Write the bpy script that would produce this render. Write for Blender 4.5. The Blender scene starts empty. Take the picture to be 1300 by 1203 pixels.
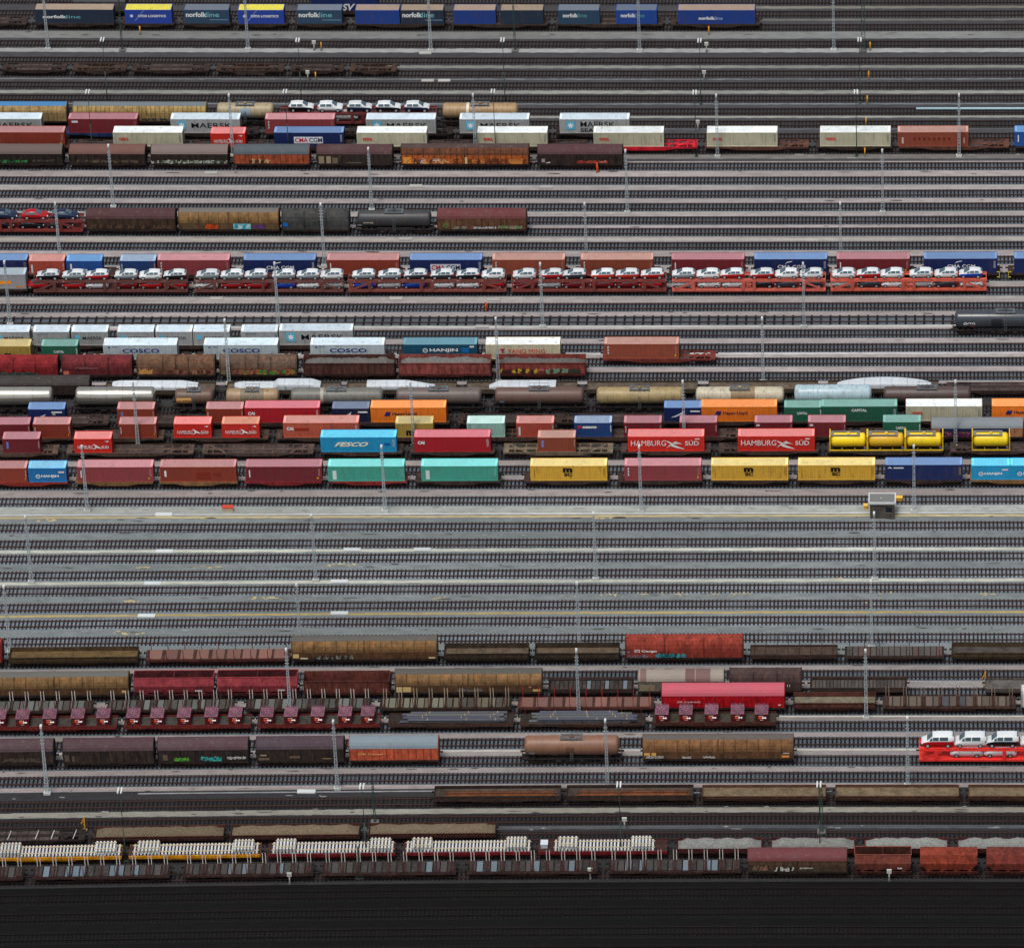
import bpy, math, random
from mathutils import Vector, Matrix
random.seed(7)
S = bpy.context.scene
COL = S.collection
R = math.radians
# ------------------------------------------------------------------ camera
FPX, PITCH, PSI, DIST = 7840.0, R(32.0), R(5.0), 985.0
vd = Vector((-math.sin(PSI)*math.cos(PITCH), math.cos(PSI)*math.cos(PITCH), -math.sin(PITCH)))
CPOS = -vd*DIST
r0 = vd.cross(Vector((0, 0, 1))).normalized(); u0 = r0.cross(vd)
X = Vector((1, 0, 0)); ang = math.atan2(X.dot(u0), X.dot(r0))
CR = (r0*math.cos(ang)+u0*math.sin(ang)).normalized(); CU = CR.cross(vd).normalized()
def proj(p):
    d = Vector(p)-CPOS; z = d.dot(vd)
    return 650+FPX*d.dot(CR)/z, 601.5-FPX*d.dot(CU)/z
def G(px, py, z=0.0):
    d = vd + CR*((px-650)/FPX) - CU*((py-601.5)/FPX)
    t = (z-CPOS.z)/d.z
    return CPOS+d*t
cam = bpy.data.cameras.new('camera'); co = bpy.data.objects.new('camera', cam); COL.objects.link(co)
co.matrix_world = Matrix(((CR.x, CU.x, -vd.x, CPOS.x), (CR.y, CU.y, -vd.y, CPOS.y), (CR.z, CU.z, -vd.z, CPOS.z), (0, 0, 0, 1)))
cam.sensor_width = 36; cam.lens = 36*FPX/1300; cam.clip_start = 5; cam.clip_end = 9000
S.camera = co
# ------------------------------------------------------------------ light
w = bpy.data.worlds.new('World'); S.world = w; w.use_nodes = True
nt = w.node_tree; bg = nt.nodes['Background']; sky = nt.nodes.new('ShaderNodeTexSky')
SUN_EL, SUN_AZ = 70, 205      # azimuth clockwise from +Y
sky.sky_type = 'NISHITA'; sky.sun_disc = False; sky.sun_elevation = R(SUN_EL); sky.sun_rotation = R(SUN_AZ)
sky.air_density = 1.0; sky.dust_density = 4.0; sky.ozone_density = 1.0
hs = nt.nodes.new('ShaderNodeHueSaturation'); hs.inputs['Saturation'].default_value = .62      # a veiled, nearly white sky
nt.links.new(sky.outputs[0], hs.inputs['Color']); nt.links.new(hs.outputs[0], bg.inputs[0]); bg.inputs[1].default_value = 0.10
sl = bpy.data.lights.new('sun', 'SUN'); sl.energy = 1.5; sl.angle = R(16); sl.color = (1, .975, .94)
so = bpy.data.objects.new('sun', sl); COL.objects.link(so)
sd = Vector((math.sin(R(SUN_AZ))*math.cos(R(SUN_EL)), math.cos(R(SUN_AZ))*math.cos(R(SUN_EL)), math.sin(R(SUN_EL))))
so.rotation_euler = (-sd).to_track_quat('-Z', 'Y').to_euler(); so.location = (0, 0, 80)
S.view_settings.view_transform = 'Standard'; S.view_settings.look = 'None'
S.view_settings.exposure = 0.54; S.view_settings.gamma = 1
# ------------------------------------------------------------------ materials
def lin(c):
    return [(x/255/12.92 if x/255 <= .04045 else ((x/255+.055)/1.055)**2.4) for x in c]
MC = {}
def mat(rgb, rough=.7, kind='paint', k=1.0, metal=0.0, amt=1.0):
    """rgb: colour as seen 0-255; k divides it down to the base colour"""
    key = (tuple(rgb), rough, kind, k, metal, amt)
    if key in MC: return MC[key]
    m = bpy.data.materials.new(kind); MC[key] = m; m.use_nodes = True
    n = m.node_tree.nodes; l = m.node_tree.links; b = n['Principled BSDF']
    c = [min(.82, max(.002, x*k)) for x in lin(rgb)]
    b.inputs['Roughness'].default_value = rough; b.inputs['Metallic'].default_value = metal
    b.inputs['Specular IOR Level'].default_value = .35 if rough < .6 else .15
    tc = n.new('ShaderNodeTexCoord'); oi = n.new('ShaderNodeObjectInfo')
    mp = n.new('ShaderNodeMapping'); l.new(tc.outputs['Object'], mp.inputs[0])
    cb = n.new('ShaderNodeCombineXYZ'); mu = n.new('ShaderNodeMath'); mu.operation = 'MULTIPLY'; mu.inputs[1].default_value = 90
    l.new(oi.outputs['Random'], mu.inputs[0]); l.new(mu.outputs[0], cb.inputs[0]); l.new(mu.outputs[0], cb.inputs[1])
    l.new(cb.outputs[0], mp.inputs['Location'])
    def noise(scale, detail=4, sc=None):
        src = mp
        if sc:
            src = n.new('ShaderNodeMapping'); l.new(mp.outputs[0], src.inputs[0]); src.inputs['Scale'].default_value = sc
        t = n.new('ShaderNodeTexNoise'); t.inputs['Scale'].default_value = scale; t.inputs['Detail'].default_value = detail
        t.inputs['Roughness'].default_value = .65
        l.new(src.outputs[0], t.inputs[0]); return t.outputs[0]
    def ramp(src, a, bb, lo, hi):
        r = n.new('ShaderNodeMapRange'); r.inputs[1].default_value = a; r.inputs[2].default_value = bb
        r.inputs[3].default_value = lo; r.inputs[4].default_value = hi; l.new(src, r.inputs[0]); return r.outputs[0]
    def mix(fac, a, bb, mode='MIX'):
        x = n.new('ShaderNodeMixRGB'); x.blend_type = mode
        for i, s in ((0, fac), (1, a), (2, bb)):
            if hasattr(s, 'is_linked'): l.new(s, x.inputs[i])
            elif i == 0: x.inputs[0].default_value = s
            else: x.inputs[i].default_value = (*s[:3], 1)
        return x.outputs[0]
    out = c
    if kind == 'paint':
        f = ramp(noise(.5, 5), .3, .75, 0, .45*amt); out = mix(f, c, [x*.55+.02 for x in c])
        f2 = ramp(noise(1.3, 6, (1.6, 1, .25)), .52, .8, 0, .6*amt); out = mix(f2, out, (.10, .055, .035))
        f5 = ramp(noise(1.0, 4, (5.5, 3, .14)), .52, .74, 0, .42*amt); out = mix(f5, out, [x*.42+.012 for x in c])
    elif kind == 'roof':
        f = ramp(noise(.45, 6), .3, .7, 0, .55*amt); out = mix(f, c, [x*.6+.04 for x in c])
        f2 = ramp(noise(1.6, 7), .56, .75, 0, .7*amt); out = mix(f2, out, (.16, .11, .08))
    elif kind == 'rusty':
        f = ramp(noise(.7, 7), .35, .65, 0, 1); out = mix(f, c, [x*.45 for x in c])
        f2 = ramp(noise(2.0, 8, (1.5, 1, .35)), .5, .72, 0, .8); out = mix(f2, out, [c[0]*1.5+.03, c[1]*1.1+.015, c[2]*.8+.01])
    elif kind == 'gravel':
        f = ramp(noise(.06, 6, (.35, 1, 1)), .32, .68, 0, 1); out = mix(f, [x*.74 for x in c], [x*1.24 for x in c])
        f2 = ramp(noise(6.0, 3), .25, .8, .5, 1.5); out = mix(1, out, mix(f2, (0, 0, 0), (1, 1, 1)), 'MULTIPLY')
        f3 = ramp(noise(.9, 8, (.45, 1, 1)), .44, .68, 0, .6*amt); out = mix(f3, out, [x*.5 for x in c])
        f4 = ramp(noise(1.7, 5, (.4, 1, 1)), .6, .78, 0, .45*amt); out = mix(f4, out, [min(.8, x*1.5+.02) for x in c])
    elif kind == 'stone':
        f2 = ramp(noise(3.0, 5), .25, .8, .0, 1); out = mix(f2, [x*.55 for x in c], [x*1.4 for x in c])
    elif kind == 'clean':
        f = ramp(noise(.8, 4), .3, .75, 0, .3*amt); out = mix(f, c, [x*.7 for x in c])
    if hasattr(out, 'is_linked'):
        br = ramp(oi.outputs['Random'], 0, 1, .9, 1.1)
        hv = n.new('ShaderNodeHueSaturation'); l.new(br, hv.inputs['Value']); l.new(out, hv.inputs['Color'])
        l.new(hv.outputs[0], b.inputs['Base Color'])
    else: b.inputs['Base Color'].default_value = (*c, 1)
    return m
KS, KT = 0.98, 0.93      # base-colour factors for upright and for flat surfaces
def pm(rgb, rough=.55, amt=1.0): return mat(rgb, rough, 'paint', KS, 0, amt)
def rm(rgb, rough=.6, amt=1.0): return mat(rgb, rough, 'roof', KT, 0, amt)
def ru(rgb): return mat(rgb, .85, 'rusty', KS)
def cl(rgb, rough=.5, metal=0.0): return mat(rgb, rough, 'clean', .8, metal)
# ------------------------------------------------------------------ mesh builder
class MB:
    def __init__(s): s.v = []; s.f = []; s.m = []; s.s = []
    def add(s, vs, fs, m=0, sm=False):
        o = len(s.v); s.v += [tuple(q) for q in vs]
        for f in fs: s.f.append([i+o for i in f]); s.m.append(m); s.s.append(sm)
        return s
    def box(s, x0, x1, y0, y1, z0, z1, m=0):
        return s.add([(x0, y0, z0), (x1, y0, z0), (x1, y1, z0), (x0, y1, z0), (x0, y0, z1), (x1, y0, z1), (x1, y1, z1), (x0, y1, z1)],
                     [(0, 3, 2, 1), (4, 5, 6, 7), (0, 1, 5, 4), (1, 2, 6, 5), (2, 3, 7, 6), (3, 0, 4, 7)], m)
    def prism(s, x0, x1, prof, m=0, sm=False, caps=True):      # closed profile of (y,z), counter-clockwise seen from +X
        n = len(prof); vs = [(x0, y, z) for y, z in prof]+[(x1, y, z) for y, z in prof]
        s.add(vs, [(i, n+i, n+(i+1) % n, (i+1) % n)[::-1] for i in range(n)], m, sm)
        if caps: s.add(vs, [list(range(n))[::-1], [n+i for i in range(n)]], m)
        return s
    def bar(s, a, b, r=.05, m=0, n=4):
        a = Vector(a); b = Vector(b); d = (b-a).normalized()
        u = d.cross(Vector((0, 0, 1)) if abs(d.z) < .9 else Vector((1, 0, 0))).normalized(); v = d.cross(u)
        vs = []
        for p in (a, b):
            for i in range(n):
                t = 2*math.pi*(i+.5)/n; vs.append(p+u*(r*math.cos(t))+v*(r*math.sin(t)))
        return s.add(vs, [(i, (i+1) % n, n+(i+1) % n, n+i) for i in range(n)]+[list(range(n))[::-1], [n+i for i in range(n)]], m, n > 5)
    def rev(s, stations, cy, cz, n=20, m=0, ry=1.0):      # surface round an X axis, stations (x, r)
        vs = []
        for x, r in stations:
            for i in range(n):
                t = 2*math.pi*i/n; vs.append((x, cy+ry*r*math.cos(t), cz+r*math.sin(t)))
        fs = []
        for k in range(len(stations)-1):
            for i in range(n):
                j = (i+1) % n; fs.append((k*n+i, k*n+j, (k+1)*n+j, (k+1)*n+i)[::-1])
        s.add(vs, fs, m, True)
        k = len(stations)-1
        return s.add(vs, [list(range(n)), [k*n+i for i in range(n)][::-1]], m)
    def mesh(s, name):
        me = bpy.data.meshes.new(name); me.from_pydata(s.v, [], s.f); me.update()
        me.polygons.foreach_set('material_index', s.m); me.polygons.foreach_set('use_smooth', s.s)
        return me
def inst(me, name, mats, parent=None, loc=(0, 0, 0), rz=0.0):
    o = bpy.data.objects.new(name, me); COL.objects.link(o)
    if not isinstance(mats, (list, tuple)): mats = [mats]
    while len(me.materials) < len(mats): me.materials.append(mats[len(me.materials)])
    for i, m in enumerate(mats):
        o.material_slots[i].link = 'OBJECT'; o.material_slots[i].material = m
    if parent: o.parent = parent
    o.location = loc; o.rotation_euler = (0, 0, rz)
    return o
MESH = {}
def cached(key, fn):
    if key not in MESH: MESH[key] = fn().mesh(key[0])
    return MESH[key]
THINGS = []
def thing(name, loc, rz, cat, desc, row='', group=None, ordn=True, label=None):
    o = bpy.data.objects.new(name, None); COL.objects.link(o); o.location = loc; o.rotation_euler = (0, 0, rz)
    o.empty_display_size = .5
    reg(o, cat, desc, row, group, ordn, label); return o
def reg(o, cat, desc, row='', group=None, ordn=True, label=None):
    o['category'] = cat
    if group: o['group'] = group
    if label: o['label'] = label
    THINGS.append((o, cat, desc, row, ordn and not label))
def struct(me, name, mats, loc=(0, 0, 0)):
    o = inst(me, name, mats, None, loc); o['kind'] = 'structure'; return o
# ------------------------------------------------------------------ the yard lines, in plan
LOFF = [(0, -1.5), (100, -1.0), (304, -.3), (379, .8), (623, 1.8), (698, 2.6), (778, 4.5), (975, 5.3), (1040, 7.4), (1210, 8.8)]
ROFF = [(0, -1.0), (117, -.5), (304, -1.3), (379, -1.6), (700, -1.5), (1210, -1.2)]
def lerp(T, y):
    if y <= T[0][0]: return T[0][1]
    for (a, b), (c, d) in zip(T, T[1:]):
        if y <= c: return b+(d-b)*(y-a)/(c-a)
    return T[-1][1]
def yline(y, x):
    t = (x-650)/650; L = lerp(LOFF, y); Rr = lerp(ROFF, y); a = (Rr-L)/2; b = (Rr+L)/2
    tt = max(-1.3, min(1.3, t)); return y+a*tt+b*tt*tt
PXS = list(range(-300, 1601, 50))
class Track:
    def __init__(s, y):
        s.y = y; s.p = [G(x, yline(y, x), .15) for x in PXS]
    def at(s, X):
        p = s.p
        i = 0
        while i < len(p)-2 and X > p[i+1].x: i += 1
        a, b = p[i], p[i+1]; t = (X-a.x)/(b.x-a.x)
        return Vector((X, a.y+(b.y-a.y)*t, 0))
    def find(s, px, z):
        lo, hi = s.p[0].x-30, s.p[-1].x+30
        for _ in range(40):
            m = (lo+hi)/2; q = s.at(m); q.z = z
            if proj(q)[0] < px: lo = m
            else: hi = m
        return s.at((lo+hi)/2)
    def place(s, x0, x1, z=2.2):
        a = s.find(x0, z); b = s.find(x1, z); c = (a+b)/2
        return Vector((c.x, c.y, RT)), math.atan2(b.y-a.y, b.x-a.x), (b-a).length
RT = .28                  # rail top
def ribbon(y0, y1, x0, x1, z=0.0, step=12, jit=0.0):
    mb = MB(); n = max(2, int((x1-x0)/step)); vs = []
    for i in range(n+1):
        x = x0+(x1-x0)*i/n
        for yy in (y0, y1):
            j = random.uniform(-jit, jit); p = G(x, yline(yy, x)+j, z); vs.append(p)
    mb.add(vs, [(2*i+1, 2*i+3, 2*i+2, 2*i) for i in range(n)])
    return mb
GM = {}
def gm(rgb, k=.92, amt=1.0): return mat(rgb, .95, 'gravel', k, 0, amt)
# one wide ground sheet, then zones on it
g = MB().add([(-3000, -2500, -.06), (3000, -2500, -.06), (3000, 4500, -.06), (-3000, 4500, -.06)], [(0, 1, 2, 3)])
struct(g.mesh('ground'), 'ground', gm((70, 66, 66)))
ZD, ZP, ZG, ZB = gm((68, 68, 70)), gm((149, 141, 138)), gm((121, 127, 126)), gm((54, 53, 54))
for nm, a, b, m in (('ground_upper', -40, 205, ZD), ('ground_middle', 205, 488, ZP), ('ground_shaded', 488, 580, gm((58, 56, 57))), ('ground_middle', 580, 641, ZP), ('ground_grey', 641, 831, ZG), ('ground_lower', 831, 1000, ZP), ('ground_foreground', 1000, 1120, ZB), ('ground_foreground', 1120, 1280, gm((14, 13, 13)))):  # ground_shaded: the shade between packed trains is put into its dark tone
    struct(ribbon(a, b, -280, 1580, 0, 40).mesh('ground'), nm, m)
# tracks: (y, sleeper tone, ballast tone)
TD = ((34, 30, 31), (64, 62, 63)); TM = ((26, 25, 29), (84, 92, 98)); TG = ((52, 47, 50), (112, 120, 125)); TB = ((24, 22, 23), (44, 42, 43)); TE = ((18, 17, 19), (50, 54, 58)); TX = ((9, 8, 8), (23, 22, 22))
class NT(dict):
    def __missing__(s, k): return s[min(s, key=lambda q: abs(q-k))]
TR = NT()
TL = [(-14, TD), (2, TD), (18, TD), (34.8, TD), (56, TD), (77, TD), (93.5, TD), (108.5, TD), (125, TD), (140.5, TD), (156.5, TD), (172.5, TD), (189.5, TD),
      (210, TM), (228, TM), (245, TM), (261.5, TM), (278.5, TM), (293.2, TM), (311, TM), (329.5, TM), (351, TM), (369, TM), (388.5, TM), (405.5, TM), (422.5, TM),
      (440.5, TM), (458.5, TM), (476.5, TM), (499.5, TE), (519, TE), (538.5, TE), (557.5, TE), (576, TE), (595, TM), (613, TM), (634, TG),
      (667, TG), (687.5, TG), (706, TG), (726.5, TG), (746, TG), (766.5, TG), (787, TG), (809, TG), (836.5, TM), (856, TM), (879, TM), (900, TM), (921, TM), (941.5, TM),
      (964.5, TM), (985.5, TM), (1015.5, TB), (1039, TB), (1061, TB), (1082.6, TB), (1108, TB), (1133, TX), (1157, TX), (1182, TX), (1206, TX)]
RAILM = [mat((98, 72, 66), .6, 'clean', .5), mat((74, 56, 52), .7, 'clean', .5), mat((40, 31, 29), .7, 'clean', .5)]
rsl = random.Random(9)
for y, (sc, bc) in TL:
    t = Track(y+(.9 if 130 < y < 1130 else 0)); TR[y] = t
    P = t.p; mb = MB(); sl_ = MB(); rails = (MB(), MB())
    prof = [(-1.5, .004), (-1.38, .05), (1.38, .05), (1.5, .004)]
    nrm = []
    for i, p in enumerate(P):
        a = P[max(0, i-1)]; b = P[min(len(P)-1, i+1)]; d = (b-a); d.z = 0; d.normalize(); nrm.append((d, Vector((-d.y, d.x, 0))))
    vs = []
    for p, (d, nn) in zip(P, nrm):
        for o, z in prof: q = p+nn*o; vs.append((q.x, q.y, z))
    mb.add(vs, [(4*i+k, 4*i+4+k, 4*i+5+k, 4*i+1+k) for i in range(len(P)-1) for k in range(3)])
    for ri, off in enumerate((-.7525, .7525)):
        for wd, z0, z1 in ((.075, .135, .16), (.04, .16, RT)):
            vs = []
            for p, (d, nn) in zip(P, nrm):
                for o, z in ((-wd, z0), (-wd, z1), (wd, z1), (wd, z0)): q = p+nn*(off+o); vs.append((q.x, q.y, z))
            rails[ri].add(vs, [(4*i+k, 4*i+4+k, 4*i+4+(k+1) % 4, 4*i+(k+1) % 4)[::-1] for i in range(len(P)-1) for k in range(4)])
    X0, X1 = P[0].x, P[-1].x; x = X0+random.random()*.6; sp = 1.55 if y == 405.5 else .63
    while x < X1:
        q = t.at(x); hw = .13 if sp < 1 else .17; jx = random.uniform(-.025, .025); L = 1.3 if sp < 1 else 1.5
        dx = -(t.at(x+1).y-q.y)
        z1 = .12+random.uniform(-.012, .012)
        a = [(q.x+jx+s1*hw+dx*s2*L, q.y+s2*L+random.uniform(-.03, .03)) for s1, s2 in ((-1, -1), (1, -1), (1, 1), (-1, 1))]
        sl_.add([(*c, .04) for c in a]+[(*c, z1) for c in a], [(4, 5, 6, 7), (0, 1, 5, 4), (1, 2, 6, 5), (2, 3, 7, 6), (3, 0, 4, 7)])
        sl_.m[-5:] = [1 if (math.sin(x*.21+y)+math.sin(x*.53+y*2)+rsl.uniform(-1.2, 1.2)) > 1.35 else 0]*5
        x += sp
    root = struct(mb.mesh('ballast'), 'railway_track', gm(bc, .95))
    so_ = inst(sl_.mesh('sleepers'), 'sleepers', [mat(sc, .85, 'stone', .55), mat([(a+b)/2 for a, b in zip(sc, bc)], .9, 'stone', .6)], root); so_['kind'] = 'stuff'
    for rb in rails: inst(rb.mesh('rail'), 'rail', RAILM[0 if 205 < y < 1125 else 1 if y < 205 else 2], root)
# paths and strips between the tracks (y0, y1, x0, x1, colour, name)
BG, LG, WH, YL = (168, 166, 160), (160, 156, 148), (196, 196, 188), (184, 166, 120)
STR = [(39.5, 49.5, -60, 1400, (128, 129, 127), 'path'), (62, 67, -60, 1400, (156, 157, 155), 'path'), (83.5, 87, 490, 1400, (132, 133, 126), 'path'), (100.2, 101.6, -60, 1400, (120, 122, 124), 'path'),
       (115.3, 119.3, -60, 1400, (146, 146, 138), 'path'), (131.5, 133, -60, 1400, (122, 126, 130), 'path'), (146.5, 150, 650, 1400, (146, 146, 138), 'path'), (162.5, 165, 820, 1400, (100, 104, 110), 'path'),
       (8.5, 11.5, 960, 1400, (120, 118, 108), 'path'), (24.5, 27, 960, 1400, (118, 118, 112), 'path'),
       (196.5, 202, -60, 1400, (120, 116, 112), 'path'), (235.6, 238, -60, 1400, BG, 'path'), (269.2, 271.2, -60, 1400, BG, 'path'), (303, 305.6, -60, 1400, (182, 178, 168), 'path'),
       (358.3, 360.6, -60, 1400, BG, 'path'), (378, 380.4, -60, 1400, BG, 'path'), (413.6, 416.2, -60, 1400, (186, 186, 180), 'path'), (448, 450.6, -60, 1400, (190, 188, 184), 'path'),
       (909.2, 911, -60, 1400, (190, 190, 180), 'cable_trough'), (951, 953.8, -60, 1400, (178, 174, 166), 'cable_trough'), (995, 997.5, -60, 1400, (150, 140, 136), 'path'),
       (641, 650, -80, 1400, (156, 159, 152), 'path'), (650.6, 652.6, -80, 1400, (204, 206, 200), 'cable_trough'), (653.8, 656.6, -80, 1400, (176, 162, 124), 'path'),
       (696, 699.6, -80, 1400, (192, 193, 178), 'path'), (735.6, 739.2, -80, 1400, (186, 187, 172), 'path'), (776.8, 779.2, -80, 1400, (178, 158, 104), 'path'),
       (1002.2, 1003.6, 175, 560, (150, 152, 154), 'cable_trough'), (1025.4, 1031.8, -80, 1400, (136, 134, 124), 'path'), (1046, 1052.5, 330, 1400, (84, 86, 88), 'path')]
for i, (a, b, x0, x1, c, nm) in enumerate(STR):
    struct(ribbon(a, b, x0, x1, .012+.004*(i % 5), 7, .34 if nm == 'path' else .06).mesh(nm), nm, gm(c, .82, .9))
# worn patches of yellow sand, weeds and light rubble in the grey field
pt = MB(); rs = random.Random(5)
def patch(mb, cx, cy, w_, h_, z, n=14):
    vs = [G(cx+w_*math.cos(t)*rs.uniform(.55, 1.1), yline(cy, cx)+h_*math.sin(t)*rs.uniform(.5, 1.1), z) for t in [2*math.pi*i/n for i in range(n)]]
    mb.add(vs, [list(range(n))[::-1]])
for (cx, cy, w_) in [(182, 717, 12), (262, 718, 12), (425, 716, 12), (445, 715, 8), (170, 760, 9), (330, 758, 8), (350, 758, 9), (560, 758, 7), (770, 755, 6), (785, 756, 5), (815, 754, 8), (845, 754, 6), (935, 754, 8), (948, 753, 4), (865, 755, 9), (1245, 755, 12), (655, 785, 5), (150, 799, 8), (170, 801, 10), (1125, 754, 7), (1100, 767, 8), (905, 754, 7), (1066, 735, 9), (770, 657, 10), (255, 657, 10), (60, 658, 9)]:
    for _ in range(5): patch(pt, cx+rs.uniform(-w_, w_)*1.3, cy+rs.uniform(-1.6, 1.6), w_*rs.uniform(.15, .5), rs.uniform(.5, 1.2), .04+.004*_)
o = struct(pt.mesh('sand'), 'sand_patches', gm((192, 176, 128), .8)); o['kind'] = 'stuff'
pt = MB()
for _ in range(330):
    cy = rs.choice([676, 677, 716, 717, 756, 757, 798, 799, 44, 198, 199, 1022, 1050, 645, 1008]); patch(pt, rs.uniform(-20, 1320), cy+rs.uniform(-3, 3), rs.uniform(1.5, 9), rs.uniform(.4, 1.1), .05, 9)
o = struct(pt.mesh('sand'), 'ground_patches', gm((150, 152, 148), .75)); o['kind'] = 'stuff'
pt = MB()
for _ in range(260):
    cy = rs.choice([676, 717, 757, 798, 658, 44, 219, 253, 286, 320, 397, 432, 623, 845, 930, 974, 1000, 1030]); patch(pt, rs.uniform(-20, 1320), cy+rs.uniform(-2.5, 2.5), rs.uniform(2, 12), rs.uniform(.3, .9), .058, 9)
o = struct(pt.mesh('sand'), 'ground_stains', gm((98, 94, 92), .6)); o['kind'] = 'stuff'
# pale cover slabs lying on the paths
SL = [(209, 698.5), (447, 697.5), (536, 697.6), (194, 738.5), (431, 737.4), (186, 779), (431, 777.5), (268, 220), (528, 236.8), (694, 238), (275, 379), (515, 304), (503, 379.2), (627, 381), (612, 415.2), (543, 103), (564, 103), (208, 652), (389, 1003), (540, 68)]
for i, (x, y) in enumerate(SL):
    p = G(x, yline(y, x), 0); hw = 1.1 if y < 640 else 1.35
    me = cached(('slab', hw), lambda: MB().box(-hw, hw, -.45, .45, 0, .16).box(-hw+.08, -.06, -.38, .38, .16, .19).box(.06, hw-.08, -.38, .38, .16, .19))
    o = inst(me, 'concrete_cover', cl((204, 208, 206) if y > 640 else (176, 174, 168)), None, (p.x, p.y, .01)); reg(o, 'cover slab', 'pale concrete cover slab', 'lying between tracks', 'concrete cover slabs between the tracks')
# ------------------------------------------------------------------ lettering and marks
TXT = {}
def text_mesh(s, bold=0.0, shear=0.0):
    k = (s, bold, shear)
    if k in TXT: return TXT[k]
    c = bpy.data.curves.new('lettering', 'FONT'); c.body = s; c.offset = bold; c.shear = shear; c.resolution_u = 3
    o = bpy.data.objects.new('tmp', c); me = bpy.data.meshes.new_from_object(o); bpy.data.objects.remove(o)
    xs = [v.co.x for v in me.vertices]; ys = [v.co.y for v in me.vertices]
    a, b, c0, d = min(xs), max(xs), min(ys), max(ys)
    vs = [((v.co.x-a)/(b-a), (v.co.y-c0)/(d-c0)) for v in me.vertices]; fs = [list(p.vertices) for p in me.polygons]
    TXT[k] = (vs, fs); return TXT[k]
def text(parent, s, x0, x1, z0, z1, y, col, bold=.02, shear=0.0, name='lettering'):
    vs, fs = text_mesh(s, bold, shear)
    mb = MB().add([(x0+u*(x1-x0), y, z0+v*(z1-z0)) for u, v in vs], [f for f in fs])
    return inst(mb.mesh(name), name, mat(col, .6, 'flat', .9), parent)
def panel(parent, x0, x1, z0, z1, y, col, name='panel', t=.02):
    return inst(MB().box(x0, x1, y-.002, y+t, z0, z1).mesh(name), name, mat(col, .6, 'clean', .9), parent)
def star(parent, cx, cz, r, y, col, n=7, name='emblem'):
    vs = [(cx+(r if i % 2 == 0 else r*.42)*math.sin(math.pi*i/n), y, cz+(r if i % 2 == 0 else r*.42)*math.cos(math.pi*i/n)) for i in range(2*n)]
    mb = MB().add(vs+[(cx, y, cz)], [(i, 2*n, (i+1) % (2*n)) for i in range(2*n)]); return inst(mb.mesh(name), name, mat(col, .6, 'flat', .9), parent)
def ringm(parent, cx, cz, r, y, col, name='emblem', th=.3):
    n = 20; vs = []
    for i in range(n):
        t = 2*math.pi*i/n
        for q in (r, r*(1-th)): vs.append((cx+q*math.cos(t), y, cz+q*math.sin(t)))
    mb = MB().add(vs, [(2*i, 2*((i+1) % n), 2*((i+1) % n)+1, 2*i+1) for i in range(n)])
    mb.add([(cx-r*.5, y, cz-r*.12), (cx+r*.55, y, cz+r*.05), (cx+r*.5, y, cz+r*.3), (cx-r*.55, y, cz+r*.12)], [(0, 1, 2, 3)])
    return inst(mb.mesh(name), name, mat(col, .6, 'flat', .9), parent)
def poly(parent, pts, y, col, name='emblem'):
    return inst(MB().add([(a, y, b) for a, b in pts], [list(range(len(pts)))]).mesh(name), name, mat(col, .6, 'flat', .9), parent)
def graffiti(parent, x0, x1, z0, z1, y, cols, seed=1, dens=1.0):
    rg = random.Random(seed); mb = MB(); H = z1-z0; x = x0; nm = len(cols)
    while x < x1-.2:
        w_ = min(x1-x, H*rg.uniform(.5, .9)); mi = rg.randrange(nm)
        pts = [(x+w_*rg.random(), z0+H*rg.random()) for _ in range(int(5*dens)+1)]
        pts = [(x+w_*.1, z0+H*rg.uniform(.0, .4))]+pts+[(x+w_*.9, z0+H*rg.uniform(.5, 1))]
        sw = H*.12
        for (a, b), (c, d) in zip(pts, pts[1:]):
            L = math.hypot(c-a, d-b) or 1; sw = H*(.12 if H < 1.05 else .07); nx, nz = -(d-b)/L*sw, (c-a)/L*sw
            yy = y-.001*rg.random()
            mb.add([(a-nx, yy, b-nz), (c-nx*.8, yy, d-nz*.8), (c+nx*.8, yy, d+nz*.8), (a+nx, yy, b+nz)], [(0, 1, 2, 3)], mi)
        x += w_*.85
    inst(mb.mesh('graffiti'), 'graffiti', [mat(c, .7, 'flat', .75) for c in cols], parent)
# ------------------------------------------------------------------ shared running gear
def wheelset_mb(r=.46):
    mb = MB()
    for s in (-1, 1):
        n = 14; c = [(r*math.cos(2*math.pi*i/n), r*math.sin(2*math.pi*i/n)) for i in range(n)]
        y0, y1 = s*.70, s*.83
        mb.add([(a, y0, b) for a, b in c]+[(a, y1, b) for a, b in c], [(i, (i+1) % n, n+(i+1) % n, n+i) for i in range(n)]+[list(range(n)), [n+i for i in range(n)]])
        mb.box(-.12, .12, min(s*.83, s*1.0), max(s*.83, s*1.0), -.12, .12)
    return mb.bar((0, -.7, 0), (0, .7, 0), .08, n=6)
def bogie_mb():
    mb = MB()
    for s in (-1, 1):
        y0, y1 = (s*.98-.06, s*.98+.06)
        mb.add([(-1.25, y0, .42), (-.9, y0, .62), (.9, y0, .62), (1.25, y0, .42), (1.25, y0, .3), (.55, y0, .3), (.3, y0, .16), (-.3, y0, .16), (-.55, y0, .3), (-1.25, y0, .3)] +
               [(-1.25, y1, .42), (-.9, y1, .62), (.9, y1, .62), (1.25, y1, .42), (1.25, y1, .3), (.55, y1, .3), (.3, y1, .16), (-.3, y1, .16), (-.55, y1, .3), (-1.25, y1, .3)],
               [list(range(10)), list(range(10, 20))[::-1]]+[(i, (i+1) % 10, 10+(i+1) % 10, 10+i)[::-1] for i in range(10)])
        for k in (-.12, .12): mb.box(k-.07, k+.07, s*1.05-.07, s*1.05+.07, .2, .55)
    return mb.box(-.25, .25, -1, 1, .35, .6)
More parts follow.
